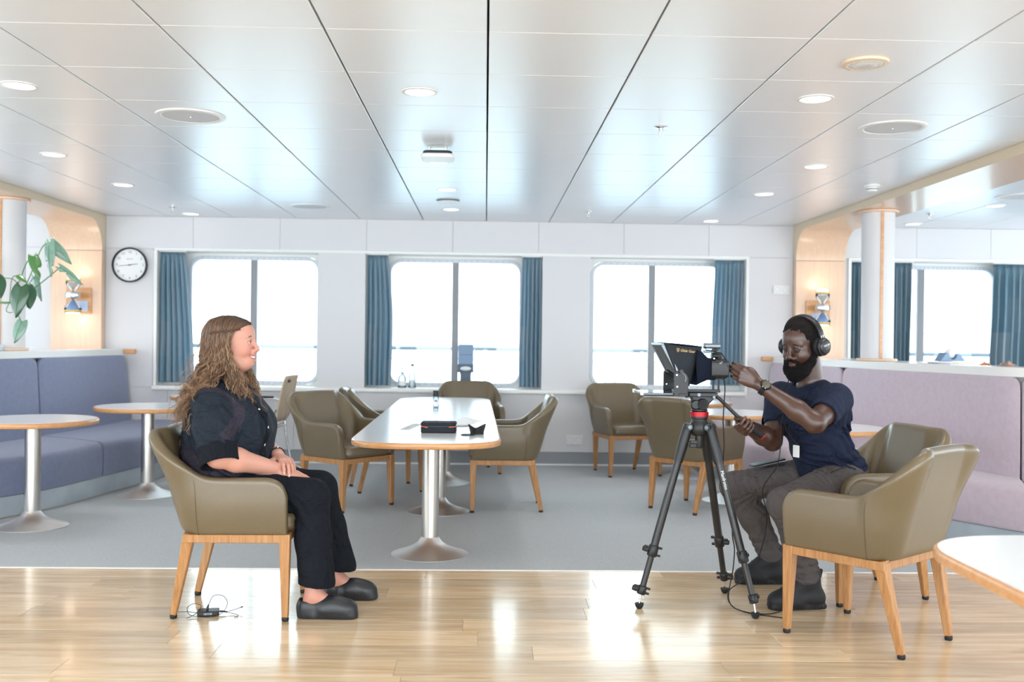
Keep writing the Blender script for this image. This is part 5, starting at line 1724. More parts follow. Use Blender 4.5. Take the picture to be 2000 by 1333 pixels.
# ---- headphones
def headphones():
    h = mh
    t = thing('headphones', 'black closed headphones worn by the seated bearded person', 'headphones', tuple(h(0, 0, 0)))
    O = h(0, 0, 0)
    L = lambda *a: Vector(h(*a)-O)
    pts, pin = [], []
    for i in range(33):
        a = pi*i/32; s = cos(a)
        pts.append(L(-.022-.006*sin(a), .102*s, .040+.100*sin(a)))
    m = MB()
    P = []
    for p, i in zip(pts, range(33)):
        a = pi*i/32
        o = Vector(h.l*cos(a)+h.u*sin(a)); f = Vector(h.f)
        wd = .013+.005*sin(a)
        P.append([p+f*wd-o*.004, p+f*wd+o*.002, p+f*(wd-.004)+o*.005, p-f*(wd-.004)+o*.005, p-f*wd+o*.002, p-f*wd-o*.004, p+f*wd-o*.004])
    MB().grid(P).build('headband', MT['black'], t)
    for s in (-1, 1):
        MB().tube([L(-.014, s*.107, .045), L(-.014, s*.107, .028)], .0026, 8).tube([L(-.028, s*.107, .045), L(-.028, s*.107, .028)], .0026, 8).build('slider', MT['chrome'], t)
        R = Matrix((tuple(h.f), tuple(h.u*1.), tuple(h.l*s))).transposed()
        if s < 0: R = Matrix((tuple(h.f), tuple(-h.u), tuple(h.l*s))).transposed()
        c = L(-.018, s*.078, -.010)
        cup = MB().lathe([(.030, .022), (.040, .023), (.043, .028), (.042, .034), (.036, .037), (.034, .043), (.030, .046), (0, .047)], 36, c=c, R=R, close=False)
        cu = cup.build('ear_cup', MT['black'], t)
        MB().lathe([(.020, .0), (.036, .0), (.045, .006), (.046, .014), (.042, .022), (.030, .023)], 36, c=c, R=R, close=False).build('ear_pad', MT['black_matte'], cu)
        MB().lathe([(.0345, .0425), (.0352, .0445), (.0340, .0460)], 36, c=c, R=R, close=False).build('trim_ring', MT['alu'], cu)
        y = MB()
        for q in (-1, 1): y.tube([L(-.018+q*.012, s*.108, .030), L(-.018+q*.030, s*.108, .018), L(-.018+q*.0425, s*.108, -.004)], .0032, 8)
        y.build('yoke', MT['black'], cu)
        if s > 0:
            mx_ = frame_m(L(-.018, s*.0784+.0502, -.004), tuple(-h.f), tuple(h.u))
            text_part('TASCAM', .0125, 'logo_text', MT['paper'], cu, mx_)
            text_part('TH-02', .008, 'model_text', MT['print_grey'], cu, frame_m(L(-.018, s*.0784+.0502, -.020), tuple(-h.f), tuple(h.u)))
    return t
headphones()
# ---- wristwatch on the near wrist
def watch():
    w = mj['wrL']; d = unit(w-mj['elL']); c = w-d*.030
    t = thing('wristwatch', 'chunky dark wristwatch on the raised arm', 'watch', tuple(c))
    n = unit(V3(.05, -.92, .35)-d*(V3(.05, -.92, .35)@d)); v = np.cross(d, n)
    P = []
    for i in range(33):
        a = 2*pi*i/32; o = n*cos(a)+v*sin(a)
        P.append([Vector(o*.0315-d*.011), Vector(o*.0345-d*.011), Vector(o*.0345+d*.011), Vector(o*.0315+d*.011), Vector(o*.0315-d*.011)])
    MB().grid(P).build('strap', MT['black_matte'], t)
    R = Matrix((tuple(v), tuple(np.cross(n, v)), tuple(n))).transposed()
    cs = MB().lathe([(.020, .030), (.0235, .031), (.0240, .040), (.0215, .0435), (.0180, .044)], 12, R=R, close=True).build('case', MT['black'], t)
    MB().lathe([(0, .0445), (.0165, .0445), (.0175, .0438)], 32, R=R, close=False).build('dial', MT['olive_dial'], cs)
    for a in (20, 160, 200, 340): MB().lathe([(.003, .0425), (.003, .0452), (0, .0456)], 8, c=Vector((v*cos(radians(a))+np.cross(n, v)*sin(radians(a)))*.0205), R=R, close=False).build('bezel_screw', MT['steel'], cs)
    MB().ball(Vector(-n*.036+d*.004), (.009, .009, .006), 10).build('buckle', MT['black'], t)
MT['olive_dial'] = mat('olive_dial', (92, 88, 76), .3)
watch()
# ================================================================ TRIPOD, CAMERA, PROMPTER
MT['carbon'] = mat('carbon_tube', (34, 33, 34), .38, spec=.5, coat=.15, var=.25, vscale=60., stretch=(1, 1, .1))
MT['hood_cloth'] = mat('hood_fabric', (46, 50, 56), .85, spec=.2, bump=.2, bscale=500)
MT['sock'] = mat('lens_sleeve_fabric', (22, 27, 42), .9, spec=.15, bump=.2, bscale=500)
MT['alu'] = mat('grey_aluminium', (110, 116, 122), .35, .8)
MT['gold'] = mat('gold_print', (214, 180, 120), .5)
MT['screen'] = mat('tablet_screen', (40, 44, 52), .08, coat=.6)
MT['phone_screen'] = mat('phone_screen', (14, 15, 18), .28, spec=.3)
TC = Vector((.962, 4.47, 0))
tp = thing('tripod', 'black carbon tripod with red ring and pan handle under the camera', 'tripod', TC)
feet = [Vector((.70, 4.45, 0)), Vector((1.15, 4.73, 0)), Vector((1.18, 4.30, 0))]
R0 = lambda p: Vector(p)-TC
MB().lathe([(.030, .772), (.040, .782), (.044, .800), (.044, .822), (.036, .834), (.034, .846)], 32).build('crown', MT['black'], tp)
cl = MB().lathe([(.016, .715), (.018, .72), (.018, .775)], 16)
cl.box((-.042, -.013, .735), (.0, .013, .752)).box((-.044, -.014, .718), (-.012, .014, .737)).build('centre_column', MT['black'], tp, bevel=.003)
for i, f in enumerate(feet):
    d = (f-TC).normalized()
    top = Vector((d.x*.052, d.y*.052, .812)); bot = Vector((f.x-TC.x, f.y-TC.y, .045))
    ax = (bot-top).normalized(); side = ax.cross(Vector((0, 0, 1))).normalized(); out = side.cross(ax).normalized()
    if out.dot(d) < 0: out = -out
    L_ = (bot-top).length
    at_ = lambda t: top+ax*(L_*t)
    l = MB().tube([at_(.07), at_(.72)], .0175, 18).build('leg', MT['carbon'], tp)
    MB().tube([at_(.70), at_(.965)], .0138, 16).build('lower_tube', MT['carbon'], l)
    c = MB().tube([at_(-.015), at_(.03), at_(.10), at_(.17), at_(.205)], [.020, .023, .0235, .0215, .0205], 16)
    c.tube([top-side*.030, top+side*.030], .0155, 14).tube([top-out*.03, top+out*.006], .016, 12)
    c.build('shoulder', MT['black'], l)
    MB().tube([top-side*.034, top-side*.028], .009, 10).tube([top+side*.028, top+side*.034], .009, 10).build('hinge_bolt', MT['alu'], l)
    for t0, t1, r_ in ((.69, .755, .0225), (.925, .975, .0195)):
        k = MB().tube([at_(t0), at_(t0+.006), at_(t1-.006), at_(t1)], [r_-.003, r_, r_, r_-.003], 18)
        sd = {0: out, 1: side if side.x > 0 else -side, 2: side if side.x > 0 else -side}[i]
        k.box((-.014, -.007, -.010), (.014, .007, .010), R=Matrix((tuple(sd), tuple(ax.cross(sd)), tuple(ax))).transposed(), c=at_((t0+t1)/2-.008)+sd*(r_+.006))
        k.box((-.012, -.006, -.005), (.012, .006, .005), R=Matrix((tuple(sd), tuple(ax.cross(sd)), tuple(ax))).transposed(), c=at_(t0+.01)-sd*(r_+.004))
        k.box((-.012, -.006, -.005), (.012, .006, .005), R=Matrix((tuple(sd), tuple(ax.cross(sd)), tuple(ax))).transposed(), c=at_(t1-.012)-sd*(r_+.004))
        k.build('leg_clamp', MT['black'], l, bevel=.002)
        q = at_((t0+t1)/2)+sd*(r_+.004)
        MB().tube([q, q+sd*.020], [.013, .011], 14).build('clamp_knob', MT['black'], l)
    g = Vector((f.x-TC.x, f.y-TC.y, 0))
    MB().tube([at_(.955), g+Vector((0, 0, .022))], .0045, 8).build('spike', MT['chrome'], l)
    MB().lathe([(.010, 0), (.016, .008), (.0205, .020), (.0205, .024), (.006, .026)], 18, c=g).build('rubber_foot', MT['rubber'], l)
    if i == 2:
        m0 = at_(.25)
        v = (Vector((0, -1, 0))-ax*ax.dot(Vector((0, -1, 0)))).normalized(); n_ = v
        yv = n_.cross(ax)
        text_part('Manfrotto', .0205, 'leg_text', MT['paper'], l, frame_m(at_(.30)+n_*.0178, ax, yv))
    if i == 0: pass
# fluid head
MB().lathe([(.034, .846), (.038, .850), (.038, .858)], 30).build('bowl', MT['black'], tp)
rg_ = MB(); n = 30
for i in range(n):
    a0, a1 = 2*pi*i/n, 2*pi*(i+.72)/n
    rg_.prism([(.041*cos(a0), .041*sin(a0)), (.041*cos(a1), .041*sin(a1)), (.034*cos(a1), .034*sin(a1)), (.034*cos(a0), .034*sin(a0))], .8585, .8795)
ring = rg_.lathe([(.0392, .8590), (.0392, .8790)], 40).build('red_ring', MT['red'], tp, smooth=False)
hb_ = MB().lathe([(.036, .8795), (.037, .885), (.034, .895)], 28)
hb_.prism([(-.033, .893), (.030, .893), (.040, .915), (.062, .938), (.062, .958), (-.046, .958), (-.036, .935)], -.022, .030, fn=lambda a, b, c: (a, c, b))
hb_.build('fluid_head', MT['black'], tp, bevel=.005)
for s, nm in ((-1, 'tilt_knob'),):
    MB().tube([(.008, -.020, .913), (.008, -.034, .913), (.008, -.040, .913)], [.026, .026, .022], 26).build('tilt_drum', MT['black'], tp)
    MB().tube([(.008, -.040, .913), (.008, -.046, .913)], [.0205, .0195], 24).build('tilt_cap', MT['black_matte'], tp)
MB().tube([(-.022, -.020, .912), (-.022, -.036, .912)], [.022, .018], 20).build('tilt_lock', MT['black'], tp)
MB().tube([(-.012, -.046, .9565), (-.012, -.0445, .9565)], .0075, 16).tube([(.055, -.046, .947), (.055, -.0445, .947)], .006, 16).build('plate_screw', MT['alu'], tp)
MB().box((-.055, -.045, .948), (.072, .045, .966)).build('plate_clamp', MT['black'], tp, bevel=.003)
MB().tube([(-.05, -.03, .951), (-.066, -.034, .948), (-.078, -.030, .955)], [.005, .006, .004], 10).build('lock_lever', MT['black'], tp)
ph = [(1.02, 4.485, .946), (1.040, 4.49, .947), (1.058, 4.495, .936), (1.157, 4.500, .842), (1.19, 4.502, .812)]
MB().tube([R0(p) for p in ph], .0085, 14).build('pan_rod', MT['carbon'], tp)
gd = (Vector((1.263, 4.506, .766))-Vector((1.157, 4.500, .842))).normalized(); g0 = Vector((1.163, 4.5005, .8375))
MB().tube([R0(g0), R0(g0+gd*.006), R0(g0+gd*.04), R0(g0+gd*.11), R0(g0+gd*.121)], [.0125, .015, .0165, .0165, .014], 18).build('grip', MT['black_matte'], tp)
for t in (.004, .117): MB().tube([R0(g0+gd*t), R0(g0+gd*(t+.005))], .0162, 18).build('grip_ring', MT['red'], tp)

# camera body with sleeve, hot-shoe receiver
CB = Vector((1.03, 4.475, 1.03))
cm = thing('camera', 'black camera behind the prompter hood, touched by the bearded person', 'camera', CB)
c0 = lambda p: Vector(p)-CB
bx = MB().prism(rrect(-.062, .0, .062, .088, .012, 4), -.012, .042, fn=lambda a, b, c: (c, a, b))
bx.prism(rrect(-.024, .085, .024, .112, .012, 4), -.016, .026, fn=lambda a, b, c: (c, a, b))
bx.prism(rrect(-.066, .006, -.036, .080, .012, 4), -.030, .050, fn=lambda a, b, c: (c, a, b))
cbo = bx.build('camera_body', MT['black'], cm, bevel=.004)
MB().box((.042, -.040, .012), (.046, .030, .072)).build('rear_screen', MT['screen'], cbo, bevel=.001)
for y, z in ((-.048, .093), (.045, .092)): MB().lathe([(.011, 0), (.011, .008), (.009, .010)], 18, c=(.008, y, z-.006)).build('dial', MT['black_matte'], cbo)
MB().lathe([(.006, 0), (.006, .005), (.004, .006)], 12, c=(-.016, -.050, .086)).build('shutter_button', MT['chrome'], cbo)
text_part('a7', .014, 'body_text', MT['grille'], cbo, frame_m((.012, -.0668, .070), (1, 0, 0), (0, 0, 1)))
MB().tube([(.046, -.056, .030), (.0475, -.056, .030)], .005, 12).build('rear_button', MT['grille'], cbo)
MB().tube([(-.012, 0, .044), (-.03, 0, .044), (-.06, 0, .044)], [.036, .037, .034], 26).build('lens', MT['black'], cm)
rc = MB().prism(rrect(-.021, .132, .021, .156, .008, 4), -.052, .022, fn=lambda a, b, c: (c, a, b))
rc.build('hot_shoe_receiver', MT['alu'], cm, bevel=.004)
MB().box((-.010, -.014, .110), (.012, .014, .118)).box((-.004, -.008, .116), (.006, .008, .134)).box((-.014, -.012, .124), (.016, .012, .129)).build('hot_shoe_mount', MT['black'], cm, bevel=.002)
MB().tube([(-.05, -.018, .140), (-.045, -.026, .125), (-.01, -.030, .120), (.02, -.040, .112), (.035, -.060, .085), (.045, -.066, .05)], .0024, 8).build('audio_lead', MT['black_matte'], cm)

# prompter
PC = Vector((.90, 4.485, .966))
pr = thing('teleprompter', 'black teleprompter with slanted glass, fabric hood and flat tablet', 'prompter', PC)
p_ = lambda *a: Vector(a)-PC
yn, yf = 4.355, 4.615
MB().box(tuple(p_(.845, 4.455, .966)), tuple(p_(1.052, 4.515, .979))).build('rail', MT['black'], pr, bevel=.002)
for x in (1.024, 1.048): MB().tube([p_(x, 4.475, .978), p_(x, 4.475, 1.029)], .0045, 10).build('camera_post', MT['black'], pr)
MB().box(tuple(p_(1.012, 4.44, 1.024)), tuple(p_(1.064, 4.51, 1.0295))).build('camera_plate', MT['black'], pr, bevel=.001)
# tablet cradle and tablet
for y in (4.42, 4.55): MB().box(tuple(p_(.705, y-.008, .950)), tuple(p_(.862, y+.008, .957))).build('cradle_arm', MT['black'], pr, bevel=.001)
MB().box(tuple(p_(.845, yn-.005, .953)), tuple(p_(.885, yf+.005, .966))).build('cross_bar', MT['black'], pr, bevel=.002)
tab = MB().prism(rrect(-.083, -.122, .083, .122, .010, 5), 0, .008, fn=lambda a, b, c: tuple(p_(.768+a, 4.485+b, .958+c))).build('tablet', MT['alu'], pr, bevel=.002)
MB().prism(rrect(-.076, -.115, .076, .115, .004, 4), .0078, .0084, fn=lambda a, b, c: tuple(p_(.768+a, 4.485+b, .958+c))).build('tablet_screen', MT['screen'], tab, smooth=False)
for y in (4.372, 4.598): MB().box(tuple(p_(.680, y-.010, .955)), tuple(p_(.694, y+.010, .972))).build('tablet_clip', MT['white_plastic'], pr, bevel=.003)
# side brackets with slots and bolts
for y, nm in ((yn, -1), (yf, 1)):
    prof = [(.824, .953), (.886, .953), (.888, 1.030), (.880, 1.050), (.862, 1.064), (.838, 1.064), (.824, 1.052)]
    b = MB().prism(prof, y-.003, y+.003, fn=lambda a, b_, c: tuple(p_(a, c, b_))).build('side_bracket', MT['black'], pr, bevel=.002)
    for x, z in ((.836, 1.046), (.838, .995)): MB().tube([p_(x, y-.0038, z), p_(x, y+.0038, z)], .0038, 10).build('bolt', MT['chrome'], b)
    MB().tube([p_(.853, y+nm*.006, 1.062), p_(.853, y+nm*.020, 1.062)], [.010, .009], 14).build('wing_knob', MT['black'], b)
    sl = [p_(.850+.026*cos(a), y-.0036, 1.030+.026*sin(a)) for a in [radians(q) for q in (-30, 0, 30, 60, 90)]]
    MB().tube(sl, .0028, 6).build('slot', MT['alu'], b)
# glass frame: leans forward over the tablet
T0, B0 = (.772, 1.181), (.842, 1.052)
fd = Vector((B0[0]-T0[0], 0, B0[1]-T0[1])).normalized(); fnm = Vector((fd.z, 0, -fd.x))
for y in (yn+.006, yf-.006): MB().taper(p_(T0[0], y, T0[1]), p_(B0[0], y, B0[1]), (.005, .008), (.005, .008), ax=(0, 1, 0)).build('glass_rail', MT['alu'], pr, bevel=.001)
MB().taper(p_(T0[0], yn, T0[1]), p_(T0[0], yf, T0[1]), (.006, .006), (.006, .006), ax=(1, 0, 0)).build('glass_rail', MT['alu'], pr, bevel=.001)
gl = [p_(T0[0], yn+.01, T0[1]), p_(T0[0], yf-.01, T0[1]), p_(B0[0], yf-.01, B0[1]), p_(B0[0], yn+.01, B0[1])]
MT['beam_glass'] = glass('beam_splitter_glass', (170, 178, 184))
MB().add([v for v in gl]+[v+fnm*.004 for v in gl], [(0, 1, 2, 3), (7, 6, 5, 4), (0, 4, 5, 1), (1, 5, 6, 2), (2, 6, 7, 3), (3, 7, 4, 0)]).build('glass', MT['beam_glass'], pr, smooth=False)
# hood: sagging roof and two side flaps, tapering to the lens
def hood_side(y0, y1):
    P = []
    A, B_, C_, D = (.778, y0, 1.184), (.957, y1, 1.168), (.902, y1, .995), (.832, y0, 1.055)
    for i in range(11):
        u = i/10; row = []
        for j in range(9):
            v = j/8
            a = Vector(A)*(1-u)+Vector(B_)*u; b = Vector(D)*(1-u)+Vector(C_)*u
            q = a*(1-v)+b*v
            q.z -= .004*sin(pi*u)*(1-v)
            q.y += (.006*sin(pi*u)*sin(pi*v)+.002*sin(9*u+4*v))*(1 if y0 > 4.48 else -1)
            row.append(q-PC)
        P.append(row)
    return P
for y0, y1 in ((yn-.004, yn+.055), (yf+.004, yf-.055)):
    o = MB().grid(hood_side(y0, y1)).build('hood_side', MT['hood_cloth'], pr, weld=False)
    q = o.modifiers.new('thick', 'SOLIDIFY'); q.thickness = .003; q.offset = 0
P = []
for i in range(13):
    u = i/12; row = []
    for j in range(11):
        v = j/10
        y = (yn-.004)*(1-v)+(yf+.004)*v; y2 = (yn+.055)*(1-v)+(yf-.055)*v
        row.append(Vector((.768+.190*u, y*(1-u)+y2*u, 1.186-.016*u-.006*sin(pi*u)*sin(pi*v)+.002*sin(7*v+3*u)))-PC)
    P.append(row)
o = MB().grid(P).build('hood_top', MT['hood_cloth'], pr, weld=False)
q = o.modifiers.new('thick', 'SOLIDIFY'); q.thickness = .003; q.offset = 0
# sleeve round the lens
sec = []
for x, hw_, z0, z1 in ((.930, .095, 1.000, 1.160), (.958, .080, 1.010, 1.150), (.985, .062, 1.022, 1.122), (1.012, .056, 1.022, 1.118), (1.026, .054, 1.024, 1.116)):
    sec.append([Vector((x+.003*sin(3*a+x*90), 4.475+hw_*max(-1, min(1, 1.25*cos(a)))+.002*sin(5*a+40*x), (z0+z1)/2+(z1-z0)/2*max(-1, min(1, 1.25*sin(a)))))-PC for a in [2*pi*i/40 for i in range(41)]])
o = MB().grid(sec).build('lens_sleeve', MT['sock'], pr, weld=True)
q = o.modifiers.new('thick', 'SOLIDIFY'); q.thickness = .003
# gold lettering and shield on the near side of the hood
u_ = Vector((.957-.778, .059, 1.168-1.184)).normalized(); v_ = Vector((.778-.832, 0, 1.184-1.055)); nn = u_.cross(v_).normalized()
if nn.y > 0: nn = -nn
yv = nn.cross(u_)
lp = Vector((.873, 4.3785, 1.1505))+nn*.0075
text_part('Glide Gear', .0165, 'hood_text', MT['gold'], pr, frame_m(lp+u_*.012-PC, u_, yv), shear=.25)
sh = MB(); spx = [(-.0065, .0075), (0, .009), (.0065, .0075), (.0065, -.001), (.004, -.006), (0, -.009), (-.004, -.006), (-.0065, -.001)]
so_ = lp-u_*.036-PC
fr_ = lambda a, b, c: tuple(so_+u_*a+yv*b+nn*c)
sh.ring(spx, [(a*.80, b*.80) for a, b in spx], 0, .0005, fn=fr_)
for a in (-.0022, .0, .0022): sh.prism([(a-.0006, -.003), (a+.0006, -.003), (a+.0004, .004-abs(a)*.6), (a-.0004, .004-abs(a)*.6)], 0, .0005, fn=fr_)
sh.build('shield_emblem', MT['gold'], pr, smooth=False)

# cables hanging from the camera and the headphones
def spline(P, n=8):
    P = [Vector(p) for p in P]; out = []
    for i in range(len(P)-1):
        a, b, c, d = P[max(i-1, 0)], P[i], P[i+1], P[min(i+2, len(P)-1)]
        for k in range(n):
            t = k/n; out.append(.5*((2*b)+(c-a)*t+(2*a-5*b+4*c-d)*t*t+(3*b-a-3*c+d)*t**3))
    return out+[P[-1]]
def cable(name, lab, P, r, m):
    P = spline(P)
    o = MB().tube([p-P[0] for p in P], r, 8).build(name, m, None, loc=P[0]); tag(o, lab, 'cable'); return o
cable('camera_cable', 'thin black cable hanging from the camera down past the tripod to the floor', [(1.062, 4.44, 1.035), (1.066, 4.43, .99), (1.064, 4.43, .93), (1.060, 4.43, .84), (1.066, 4.43, .74), (1.060, 4.42, .64), (1.072, 4.42, .52), (1.098, 4.42, .42), (1.106, 4.42, .33), (1.118, 4.43, .27), (1.115, 4.44, .18), (1.104, 4.45, .10), (1.100, 4.45, .045), (1.118, 4.43, .012), (1.16, 4.37, .008), (1.21, 4.35, .006), (1.27, 4.36, .005), (1.34, 4.42, .005)], .0026, MT['black_matte'])
cable('headphone_cable', 'dark cord running from the headphones over the knee to the floor', [(1.437, 4.735, 1.112), (1.432, 4.70, 1.05), (1.408, 4.632, .97), (1.380, 4.597, .88), (1.366, 4.585, .80), (1.360, 4.575, .70), (1.345, 4.575, .62), (1.315, 4.60, .565), (1.293, 4.62, .50), (1.290, 4.54, .42), (1.275, 4.50, .33), (1.245, 4.48, .24), (1.215, 4.45, .19), (1.165, 4.45, .13), (1.108, 4.46, .085), (1.100, 4.46, .04), (1.122, 4.43, .010), (1.17, 4.365, .0045), (1.24, 4.33, .0035), (1.30, 4.30, .0035)], .0024, MT['black_matte'])

# badge on a lanyard, phone on the lap
bd = Vector((1.452, 4.630, .688))
t = thing('badge', 'white card on a dark lanyard against the navy t-shirt', 'badge', bd)
fT = Vector(mj['fT']); lT = Vector(mj['lT'])
R = Matrix((tuple(lT), (0, 0, 1), tuple(fT))).transposed()
MB().prism(rrect(-.021, -.028, .021, .028, .003, 3), 0, .0015, fn=lambda a, b, c: tuple(lT*a+Vector((0, 0, b))+fT*c)).build('card', MT['paper'], t)
MB().box((-.007, -.003, -.002), (.007, .006, .004), R=Matrix((tuple(lT), tuple(fT), (0, 0, 1))).transposed(), c=(0, 0, .031)).build('clip', MT['black'], t)
nk = Vector(mj['neck']); ch = Vector(mj['chest'])
for s in (-1, 1):
    pts = spline([nk-fT*.055+lT*s*.03+Vector((0, 0, .035)), nk+lT*s*.076+Vector((0, 0, .022)), nk+lT*s*.060+fT*.075+Vector((0, 0, -.03)), ch+fT*.158+lT*s*.035+Vector((0, 0, .03)), ch+fT*.152+lT*s*.008+Vector((0, 0, -.08)), bd+Vector((0, 0, .034))])
    MB().tube([p-bd for p in pts], .0022, 6).build('lanyard', MT['black_matte'], t)
ph_c = Vector((1.385, 4.865, .604))
t = thing('phone', 'slim black phone lying across the grey thigh', 'phone', ph_c)
d = Vector((.163, .01, .036)).normalized(); s_ = Vector((0, 1, 0)); s_ = (s_-d*d.dot(s_)).normalized(); n_ = d.cross(s_)
fnp = lambda a, b, c: tuple(d*a+s_*b+n_*c)
MB().prism(rrect(-.082, -.039, .082, .039, .010, 4), 0, .008, fn=fnp).build('case', MT['black'], t, bevel=.002)
MB().prism(rrect(-.079, -.036, .079, .036, .008, 4), .0079, .0084, fn=fnp).build('screen', MT['phone_screen'], t, smooth=False)

# ---- microphone pack and its coiled lead on the planks
mp = Vector((-1.168, 4.315, 0))
t = thing('microphone_pack', 'small black radio pack on the planks under the olive chair', 'transmitter', mp, radians(12))
MB().prism(rrect(-.044, -.031, .044, .031, .006, 4), .001, .021).build('case', MT['black'], t, bevel=.003)
MB().box((-.018, -.0325, .006), (.018, -.030, .016)).build('front_panel', MT['alu'], t, bevel=.0005)
for x in (-.01, .012): MB().tube([(x, -.033, .011), (x, -.0318, .011)], .002, 8).build('led', MT['grille'], t)
MB().tube([(-.005, .010, .020), (-.004, .012, .028), (0, .014, .040)], [.006, .005, .003], 10).build('plug', MT['black'], t)
MB().tube([(.046, .0, .012), (.060, -.002, .012), (.078, -.004, .010)], [.004, .004, .002], 10).build('jack', MT['black'], t)
rr = random.Random(11)
A = [(0, .014, .040), (.02, .02, .075), (.06, .02, .072), (.078, .0, .045), (.06, -.03, .015), (.02, -.05, .004), (-.03, -.04, .004), (-.075, -.03, .012), (-.085, .0, .035), (-.06, .02, .045), (-.03, .01, .035), (-.05, -.02, .012), (-.085, -.05, .003)]
B2 = [(.078, -.004, .010), (.10, .01, .012), (.135, .02, .020)]
C2 = [(.06, -.005, .011), (.10, -.02, .006), (.125, -.05, .004), (.11, -.075, .003)]
D2 = [(-.044, .0, .010), (-.09, .02, .012), (-.125, .03, .010)]
m = MB()
for P in (A, B2, C2, D2): m.tube(spline(P, 8), .0013, 6)
m.tube([(.133, .0195, .0195), (.142, .023, .022)], .0026, 8).build('lead', MT['black_matte'], t)

# ================================================================ THINGS ON THE LONG TABLE
ZT = .6662
MT['pouch'] = mat('pouch_fabric', (30, 34, 44), .8, bump=.15, bscale=500)
t = thing('pouch', 'black zipped pouch with orange pulls on the long table', 'pouch', (-.255, 5.635, ZT), radians(-1))
def rbox(w_, d_, r_): return rrect(-w_/2, -d_/2, w_/2, d_/2, r_, 5)
MB().prism(rbox(.196, .125, .02), 0, .036).build('lower_shell', MT['pouch'], t, bevel=.006)
MB().prism(rbox(.198, .127, .021), .0385, .060).build('lid', MT['pouch'], t, bevel=.009, seg=3)
MB().prism(rbox(.190, .119, .018), .035, .040).build('zip_band', MT['black'], t)
MB().tube(spline([(-.07, -.058, .0585), (-.03, -.060, .0605), (.03, -.061, .0605), (.07, -.058, .0585)]), .0018, 6).build('lid_piping', MT['alu'], t)
z = MB()
z.tube(spline([(-.099, -.035, .040), (-.097, -.052, .038), (-.085, -.064, .036), (-.066, -.066, .033)]), .0026, 6).tube(spline([(.099, -.035, .038), (.096, -.055, .037), (.085, -.064, .036), (.060, -.066, .034)]), .0026, 6)
z.ball((-.064, -.066, .032), (.007, .003, .004), 8).build('zip_pull', MT['orange'], t)
t = thing('lens_hood', 'black petal shaped lens hood standing on the long table', 'lens hood', (-.040, 5.555, ZT))
P = []
for i in range(49):
    a = 2*pi*i/48
    hgt = .030+.026*abs(cos(a-.2))**1.5
    r0, r1 = .036, .044+.006*abs(cos(a-.2))
    P.append([(r0*cos(a), r0*sin(a), 0), (r1*cos(a), r1*sin(a), hgt), ((r1-.002)*cos(a), (r1-.002)*sin(a), hgt), ((r0-.002)*cos(a), (r0-.002)*sin(a), .0), (r0*cos(a), r0*sin(a), 0)])
MB().grid(P).build('petals', MT['black'], t)
MB().lathe([(.033, 0), (.038, 0), (.038, .008), (.033, .008)], 40).build('mount_ring', MT['black_matte'], t)
t = thing('filter_ring', 'thin black filter ring lying flat in front of the lens hood', 'filter', (-.088, 5.475, ZT))
MB().lathe([(.036, 0), (.0385, .0), (.0385, .0045), (.036, .0045), (.036, 0)], 44, close=False).build('rim', MT['black'], t)
MB().lathe([(0, .0015), (.036, .0015), (.036, .003), (0, .003)], 44, close=False).build('filter_glass', MT['clear'], t)
t = thing('jar', 'small clear glass jar with a dark lid far along the long table', 'jar', (-.36, 7.43, ZT))
MB().lathe([(.020, 0), (.022, .003), (.0225, .07), (.021, .090), (.0175, .096), (.0175, .104)], 28).build('glass', MT['clear'], t)
MB().lathe([(.0205, .100), (.0215, .102), (.0215, .124), (.020, .127), (.0225, .129), (.0225, .138), (.019, .141)], 28).build('lid', MT['black'], t)
MB().lathe([(.0228, .035), (.0228, .075)], 28, close=False).build('label', MT['paper'], t)
MB().box((-.010, -.0236, .058), (.010, -.0228, .069)).box((-.006, -.0236, .012), (.008, -.0226, .020)).build('label_print', MT['print_grey'], t)
MB().lathe([(0, .003), (.0205, .004), (.0205, .022), (0, .024)], 24).build('contents', MT['grille'], t)
t = thing('leaflet', 'grey printed paper strip beside the black pouch', 'paper', (-.435, 5.95, ZT), radians(-7))
MB().prism(rrect(-.032, -.20, .032, .24, .002, 2), 0, .0006).build('sheet', MT['paper'], t, smooth=False)
m = MB(); rr = random.Random(5)
for i in range(22):
    y = -.185+.018*i
    for x0 in (-.027, -.008, .011): m.box((x0, y, .0006), (x0+rr.uniform(.009, .016), y+.009, .0009))
tag(m.build('print', MT['print_grey'], t, smooth=False), kind='stuff')
t = thing('paper_sheets', 'loose white sheets lifting at the edge behind the black pouch', 'paper', (-.20, 6.15, ZT), radians(8))
for k, (dx, rz_, cv) in enumerate(((0, 0, .010), (.03, .25, .018))):
    P = []
    for i in range(13):
        u = i/12
        P.append([(-.11+.22*u+dx, -.15+.30*j/4, .001+.0012*k+cv*max(0, u-.55)**2*8+.006*sin(pi*u)*k) for j in range(5)])
    o = MB().grid(P).build('sheet', MT['paper'], t, weld=False, rot=(0, 0, rz_)); q = o.modifiers.new('t', 'SOLIDIFY'); q.thickness = .0005

